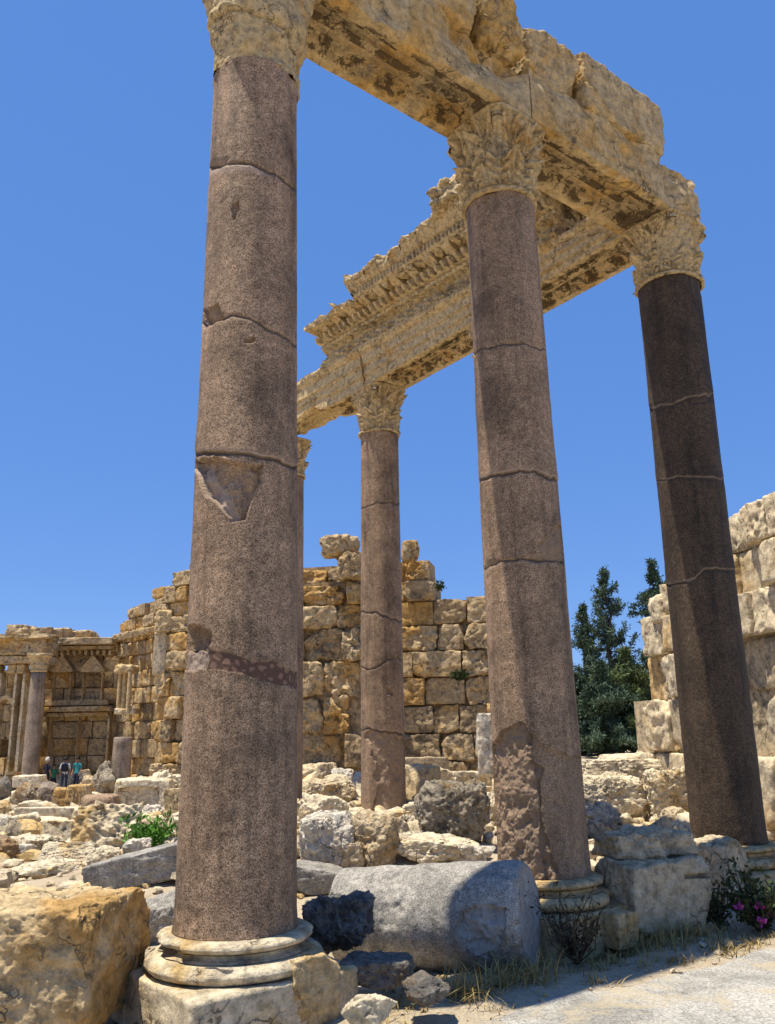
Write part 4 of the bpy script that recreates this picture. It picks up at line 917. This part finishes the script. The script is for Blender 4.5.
def conifer(px,ytop,d,spread,label,mat,seed,style='spire',dens=1.,zg=-.4):
    rg=np.random.RandomState(seed); b=at_y(px,ytop,d); zt=zpx(px,ytop,d); Ht=zt-zg
    root=empty('conifer_tree',(b[0],b[1],zg),label,'tree','conifers behind the right terrace'); O=tuple(root.location)
    V,F=tube([(b[0]+.02*Ht*math.sin(k*2.),b[1],zg+Ht*.98*k/9) for k in range(10)],[.022*Ht*(1-k/9.3)+.02 for k in range(10)],8); br=MB(); br.add(V,F); C=[]
    nb=int((75 if style=='spire' else 120)*dens); 
    for i in range(nb):
        f=rg.uniform(.10,1)**.85; z=zg+Ht*f
        prof=(1-f)**.72 if style=='spire' else (1-f)**.55*(.55+.45*math.sin(f*17+seed))
        Lr=spread*max(.04,prof)*rg.uniform(.55,1.1); a=rg.uniform(0,2*np.pi)
        pts=[]; m_=7
        for k in range(m_):
            q=k/(m_-1); lift=(-.10*Lr*math.sin(q*np.pi)*1.0+.42*Lr*q*q*q) if style=='spire' else .06*Lr*q-.10*Lr*q*q
            pts.append(np.array([b[0]+math.cos(a)*Lr*q,b[1]+math.sin(a)*Lr*q,z+lift]))
        V,F=tube(pts,[.05*(1-.8*k/m_) for k in range(m_)],4); br.add(V,F)
        nn_=int(5+17*Lr)
        for k in range(nn_):
            q=rg.uniform(.12,1.02)**.8; i0=min(int(q*(m_-1)),m_-2); fr=q*(m_-1)-i0; pp=pts[i0]*(1-fr)+pts[i0+1]*fr
            C.append(pp+rg.normal(size=3)*np.array([.16,.16,.12])*(.45+.08*Lr))
    for k in range(60): C.append(np.array([b[0],b[1],zt-rg.uniform(0,.08)*Ht])+rg.normal(size=3)*.07)
    C=np.array(C); C=np.repeat(C,6,0)+rg.normal(size=(len(C)*6,3))*.085
    V,F=leaves_mesh(C,.30,rg,.35,.28)
    br.build('trunk',M['bark'],root,O); link('crown',V,F,M[mat],root,O,False)
conifer(604,570,66,4.0,'tall spire shaped conifer with upturned branch tips between the middle and right columns','needle',5)
conifer(582,606,70,3.4,'shorter spire conifer at the left of the tree group','needle',6)
conifer(652,562,68,5.6,'broad open conifer rising beside the right front column','needle',7,'open',.9)
conifer(624,650,60,5.2,'bushy yellow green conifer in front of the taller trees','needleyellow',8,'open',1.5)
conifer(600,664,58,4.4,'low dark bushy conifer at the foot of the tree group','needle',9,'open',1.4)
conifer(652,650,62,4.6,'dark bushy conifer behind the stacked wall blocks','needle',10,'open',1.3)
conifer(672,590,72,4.6,'open conifer partly hidden behind the right front column','needle',12,'open',.8)
conifer(574,676,64,3.6,'dark conifer half hidden behind the middle front column','needle',11,'open',1.3)
def bush(name,label,cat,c,rad,n,size,mat,seed,up=.4,aspect=.4,stem='twig',nst=14,flowers=0,hgt=1.):
    rg=np.random.RandomState(seed); root=empty(name,c,label,cat); O=tuple(c); c=np.array(c,float)
    mb=MB(); tips=[]
    for i in range(nst):
        a=rg.uniform(0,2*np.pi); l=rad*rg.uniform(.6,1.15); e=c+np.array([math.cos(a)*l*rg.uniform(.2,.9),math.sin(a)*l*rg.uniform(.2,.9),l*hgt*rg.uniform(.6,1.2)])
        mid=(c+e)/2+rg.normal(size=3)*rad*.1; V,F=tube([c,mid,e],[.008,.006,.003],4); mb.add(V,F); tips+= [c*(1-q)+e*q if q<.5 else mid*(2-2*q)+e*(2*q-1) for q in rg.uniform(.25,1.05,max(1,n//nst))]
    mb.build('stems',M[stem],root,O)
    C=np.array(tips); C=C+rg.normal(size=C.shape)*rad*.10
    V,F=leaves_mesh(C,size,rg,up,aspect); link('leaves',V,F,M[mat],root,O,False)
    if flowers:
        for i in range(flowers):
            q=C[rg.randint(len(C))]; 
            q=q+np.array([0,-.05,.05]); V,F=leaves_mesh(np.repeat(q[None],9,0),.06,rg,.6,.8); link('flower',V,F,M['petal'],root,O,False)
p_=hit(150,852); bush('bush','bright green leafy bush growing in the left rubble beside the nearest column','bush',(p_[0],p_[1]-.1,p_[2]-.05),.52,1500,.10,'leafgreen',31,.5,.32,'leafgreen',34,0,.85)
p_=at_z(577,962,.02); bush('weed','dark dry thistle standing before the base of the middle front column','plant',(p_[0],p_[1],.0),.42,420,.06,'twig',32,.5,.35,'twig',30,0,1.3)
p_=at_z(768,936,.0); bush('flower_bush','low flowering shrub with pink blossoms at the foot of the right front column','bush',(p_[0],p_[1]+.2,.0),.50,1100,.07,'leafdark',33,.4,.5,'twig',30,6,1.)
p_=at_z(722,930,.0); bush('weed','dark green weed left of the pink flowering shrub','plant',(p_[0],p_[1]+.1,.0),.34,420,.06,'leafdark',34,.4,.4,'twig',20,0,1.)
p_=at_y(461,678,27.3); bush('wall_plant','dark green plant growing out of the middle wall near its right end','plant',tuple(p_),.42,300,.13,'leafdark',35,-.2,.5,'twig',14,0,.4)
p_=at_y(440,590,27.6); bush('wall_plant','small green tuft growing on an upper step of the middle wall','plant',tuple(p_),.3,110,.11,'leafdark',36,.3,.5,'twig',10,0,.8)
p_=hit(378,838); bush('weed','small green grass tuft behind the flat pale boulder','plant',(p_[0]+.75,p_[1],p_[2]),.32,120,.18,'leafgreen',37,1.5,.12,'leafgreen',12,0,1.)
def grass(name,spots,n,h,seed,mat,**tg):
    rg=np.random.RandomState(seed); Vs=[];Fs=[];b=0
    for (x,y,z,sp_) in spots:
        for i in range(n):
            r=rg.normal(size=2)*sp_; o=np.array([x+r[0],y+r[1],0]); o[2]=float(terr(o[0],o[1])[0])-.01 if z is None else z
            a=rg.uniform(0,2*np.pi); l=h*rg.uniform(.4,1.2); bend=rg.uniform(.3,1.7); wd=.006*rg.uniform(.7,1.5)
            s_=np.array([-math.sin(a),math.cos(a),0])*wd; dd=np.array([math.cos(a),math.sin(a),0])
            for k in range(4):
                q=k/3.; pt=o+dd*l*bend*q*q+np.array([0,0,l*(q-.45*bend*q*q)]); Vs+= [pt-s_*(1-q*.9),pt+s_*(1-q*.9)]
            for k in range(3): Fs.append((b+2*k,b+2*k+1,b+2*k+3,b+2*k+2))
            b+=8
    return tag(link(name,np.array(Vs),np.array(Fs),M[mat],None,None,False),**tg)
rg=np.random.RandomState(4); sp_=[]
for i in range(70):
    x=rg.uniform(-.2,5.2); y=7.0+.645*(x-.63)+rg.uniform(.05,1.0)**1.2*1.0; sp_.append((x,y,None,.07))
for i in range(90):
    x=rg.uniform(-6,6); y=rg.uniform(12,22); sp_.append((x,y,None,.10))
grass('dry_grass',sp_,22,.13,41,'dry',kind='stuff')
for i,(px_,py_,l_) in enumerate(((508,992,'tangled dry grass tuft under the right end of the fallen drum'),(537,985,'dry curled grass tuft between the fallen drum and the thistle'),(462,1000,'thin dry grass tuft beside the small grey stone'))):
    p_=at_z(px_,py_,0.); o=grass('grass_tuft',[(p_[0],p_[1]+.1,None,.10)],130,.30,50+i,'dry'); tag(o,l_,'grass tuft')
p_=at_z(660,944,0.); o=grass('grass_tuft',[(p_[0]+k*.12,p_[1]+.05+k*.06,None,.12) for k in range(-3,5)],70,.24,58,'dry'); tag(o,'dry grass strip along the foot of the brown slotted block','grass tuft')
# gravel: pebbles up to boulder-sized rubble, all in one mesh
rg=np.random.RandomState(9); mb=MB(); V0=[rockV((1,1,.7),s_,3,False,.10,3) for s_ in range(8)]
def scat(n,xr,yr,sz,cond=None):
    for i in range(n):
        x=rg.uniform(*xr);y=rg.uniform(*yr)
        if cond and not cond(x,y): continue
        s_=sz[0]*(sz[1]/sz[0])**(rg.uniform()**2); V,F=V0[rg.randint(8)]; V=V*rg.uniform(.7,1.3,3); mb.add(rotz(V*s_,rg.uniform(0,6))+np.array([x,y,float(terr(x,y)[0])+s_*.2]),F,rg.uniform(-1,1))
scat(700,(-1,6),(5.4,10),(.015,.09),lambda x,y:roadside(x,y)>-.15)
scat(2600,(-16,-2.5),(9,40),(.06,.5))
scat(1100,(-3,7),(11,27),(.04,.30))
scat(250,(-3.5,-.5),(5.5,9),(.02,.12))
scat(420,(-2.5,6.5),(12.2,26),(.16,.55))
scat(420,(-15,-3),(14,42),(.3,.8))
scat(160,(-1,5),(4,9),(.006,.025),lambda x,y:roadside(x,y)<-.1)
tag(mb.build('loose_stones',M['pale'],sharp=50),kind='stuff')
# ------------------------------------------------------------------ visitors
def person(px,d,hgt,face,shirt,trousers,hair,label,seed,bag=False,foot=None):
    zfoot=foot; f=at_y(px,784,d); o=np.array([f[0],f[1],zfoot]); k=hgt/1.75
    J={'pel':(0,0,.95),'sp':(0,.01,1.15),'ch':(0,.0,1.36),'nk':(0,.0,1.50),'hd':(0,-.02,1.60),'ht':(0,-.02,1.72)}
    rd={'pel':.135,'sp':.125,'ch':.14,'nk':.055,'hd':.092,'ht':.075}
    E=[('pel','sp'),('sp','ch'),('ch','nk'),('nk','hd'),('hd','ht')]
    for s,nm in ((-1,'l'),(1,'r')):
        J.update({nm+'hip':(.09*s,0,.90),nm+'kn':(.10*s,-.03*(s>0),.50),nm+'an':(.11*s,.03,.09),nm+'to':(.12*s,-.13,.04),nm+'sh':(.18*s,0,1.42),nm+'el':(.25*s,.03,1.14),nm+'wr':(.23*s,-.10,.92),nm+'ha':(.22*s,-.15,.83)})
        rd.update({nm+'hip':.095,nm+'kn':.062,nm+'an':.045,nm+'to':.04,nm+'sh':.062,nm+'el':.046,nm+'wr':.032,nm+'ha':.038})
        E+=[('pel',nm+'hip'),(nm+'hip',nm+'kn'),(nm+'kn',nm+'an'),(nm+'an',nm+'to'),('ch',nm+'sh'),(nm+'sh',nm+'el'),(nm+'el',nm+'wr'),(nm+'wr',nm+'ha')]
    names=list(J); me=bpy.data.meshes.new('body'); me.from_pydata([J[q] for q in names],[(names.index(a),names.index(b)) for a,b in E],[])
    tmp=bpy.data.objects.new('tmp',me); COL.objects.link(tmp); sk=tmp.modifiers.new('s','SKIN')
    for q,vd in zip(names,me.skin_vertices[0].data): vd.radius=(rd[q],rd[q]*(.72 if q in('pel','sp','ch') else 1)); vd.use_root=q=='pel'
    tmp.modifiers.new('b','SUBSURF').levels=1
    ev=tmp.evaluated_get(bpy.context.evaluated_depsgraph_get()); m2=bpy.data.meshes.new_from_object(ev); bpy.data.objects.remove(tmp)
    V=np.empty(len(m2.vertices)*3); m2.vertices.foreach_get('co',V); V=V.reshape(-1,3); midx=[]
    for mm in (M['skin'],M[shirt],M[trousers]): m2.materials.append(mm)
    for pl in m2.polygons:
        z=pl.center.z; x=abs(pl.center.x); pl.use_smooth=True
        pl.material_index=(0 if z>1.475 else (1 if (z>.96 and not(x>.20 and z<1.18)) else (0 if x>.185 and z>.76 else 2)))
    ob=bpy.data.objects.new('person',m2); COL.objects.link(ob); ob.location=Vector(o); ob.rotation_euler=(0,0,face); ob.scale=(k,k,k); tag(ob,label,'person',None)
    V,F=rockV((.215,.235,.22),seed,10,False,.02,2,p=10); keep=V; V=V+np.array([0,.02,1.685]); V[:,2]=np.maximum(V[:,2],1.60+.35*np.clip(-V[:,1]-.0,0,.1)*3)
    link('hair',V,F,M[hair],ob,(0,0,0))
    for s in (-1,1):
        V,F=rockV((.02,.012,.012),seed+3,3,False,.0,0); link('eye',V+np.array([.032*s,-.108,1.645]),F,M['hair'],ob,(0,0,0))
    V,F=rockV((.03,.045,.05),seed+4,4,False,.0,0); link('nose',V+np.array([0,-.115,1.615]),F,M['skin'],ob,(0,0,0))
    if bag:
        V,F=rockV((.30,.16,.42),seed+9,10,True,.02,2,p=8); link('backpack',V+np.array([0,.18,1.25]),F,M['cldark'],ob,(0,0,0))
    return ob
person(46,45.0,1.68,2.6,'cldark','cldark','greyhair','person in dark clothes with grey hair, leftmost of the visitors',801,foot=-.62)
person(53,45.9,1.50,.4,'clgreen','cldark','hair','person in a green shirt behind the dark dressed visitor',802,foot=-.75)
person(64,45.0,1.74,3.3,'clwhite','clnavy','hair','person in a white shirt carrying a dark backpack, third visitor from the left',803,bag=True,foot=-.62)
person(76,45.3,1.72,-.3,'clteal','clnavy','hair','person in a teal shirt, rightmost of the visitors',804,foot=-.62)
# ------------------------------------------------------------------ light
ELEV=R_(76); sh=np.array([.957,.290]); sh/=np.linalg.norm(sh)
ld=Vector((math.cos(ELEV)*sh[0],math.cos(ELEV)*sh[1],-math.sin(ELEV)))
sun=bpy.data.lights.new('sun','SUN'); sun.energy=5.0; sun.angle=R_(.53); sun.color=(1,.92,.77)
so=bpy.data.objects.new('sun',sun); COL.objects.link(so); so.rotation_euler=ld.to_track_quat('-Z','Y').to_euler(); so.location=(-10,0,40)
wd=bpy.data.worlds.new('World'); S.world=wd; wd.use_nodes=True; nt_=wd.node_tree; nt_.nodes.clear()
sky=nt_.nodes.new('ShaderNodeTexSky'); sky.sky_type='NISHITA'; sky.sun_disc=False; sky.sun_elevation=ELEV; sky.sun_rotation=math.atan2(-sh[0],-sh[1]); sky.altitude=1150; sky.air_density=.95; sky.dust_density=0.; sky.ozone_density=3.0
bg=nt_.nodes.new('ShaderNodeBackground'); bg.inputs[1].default_value=.12
ow=nt_.nodes.new('ShaderNodeOutputWorld'); mx=nt_.nodes.new('ShaderNodeMix'); mx.data_type='RGBA'; mx.inputs[0].default_value=.7
nt_.links.new(sky.outputs[0],mx.inputs[6]); mx.inputs[7].default_value=(.46,1.42,4.1,1); nt_.links.new(mx.outputs[2],bg.inputs[0]); nt_.links.new(bg.outputs[0],ow.inputs[0])
S.view_settings.view_transform='Standard'; S.view_settings.look='None'; S.view_settings.gamma=1; S.view_settings.use_curve_mapping=False; S.view_settings.exposure=.62
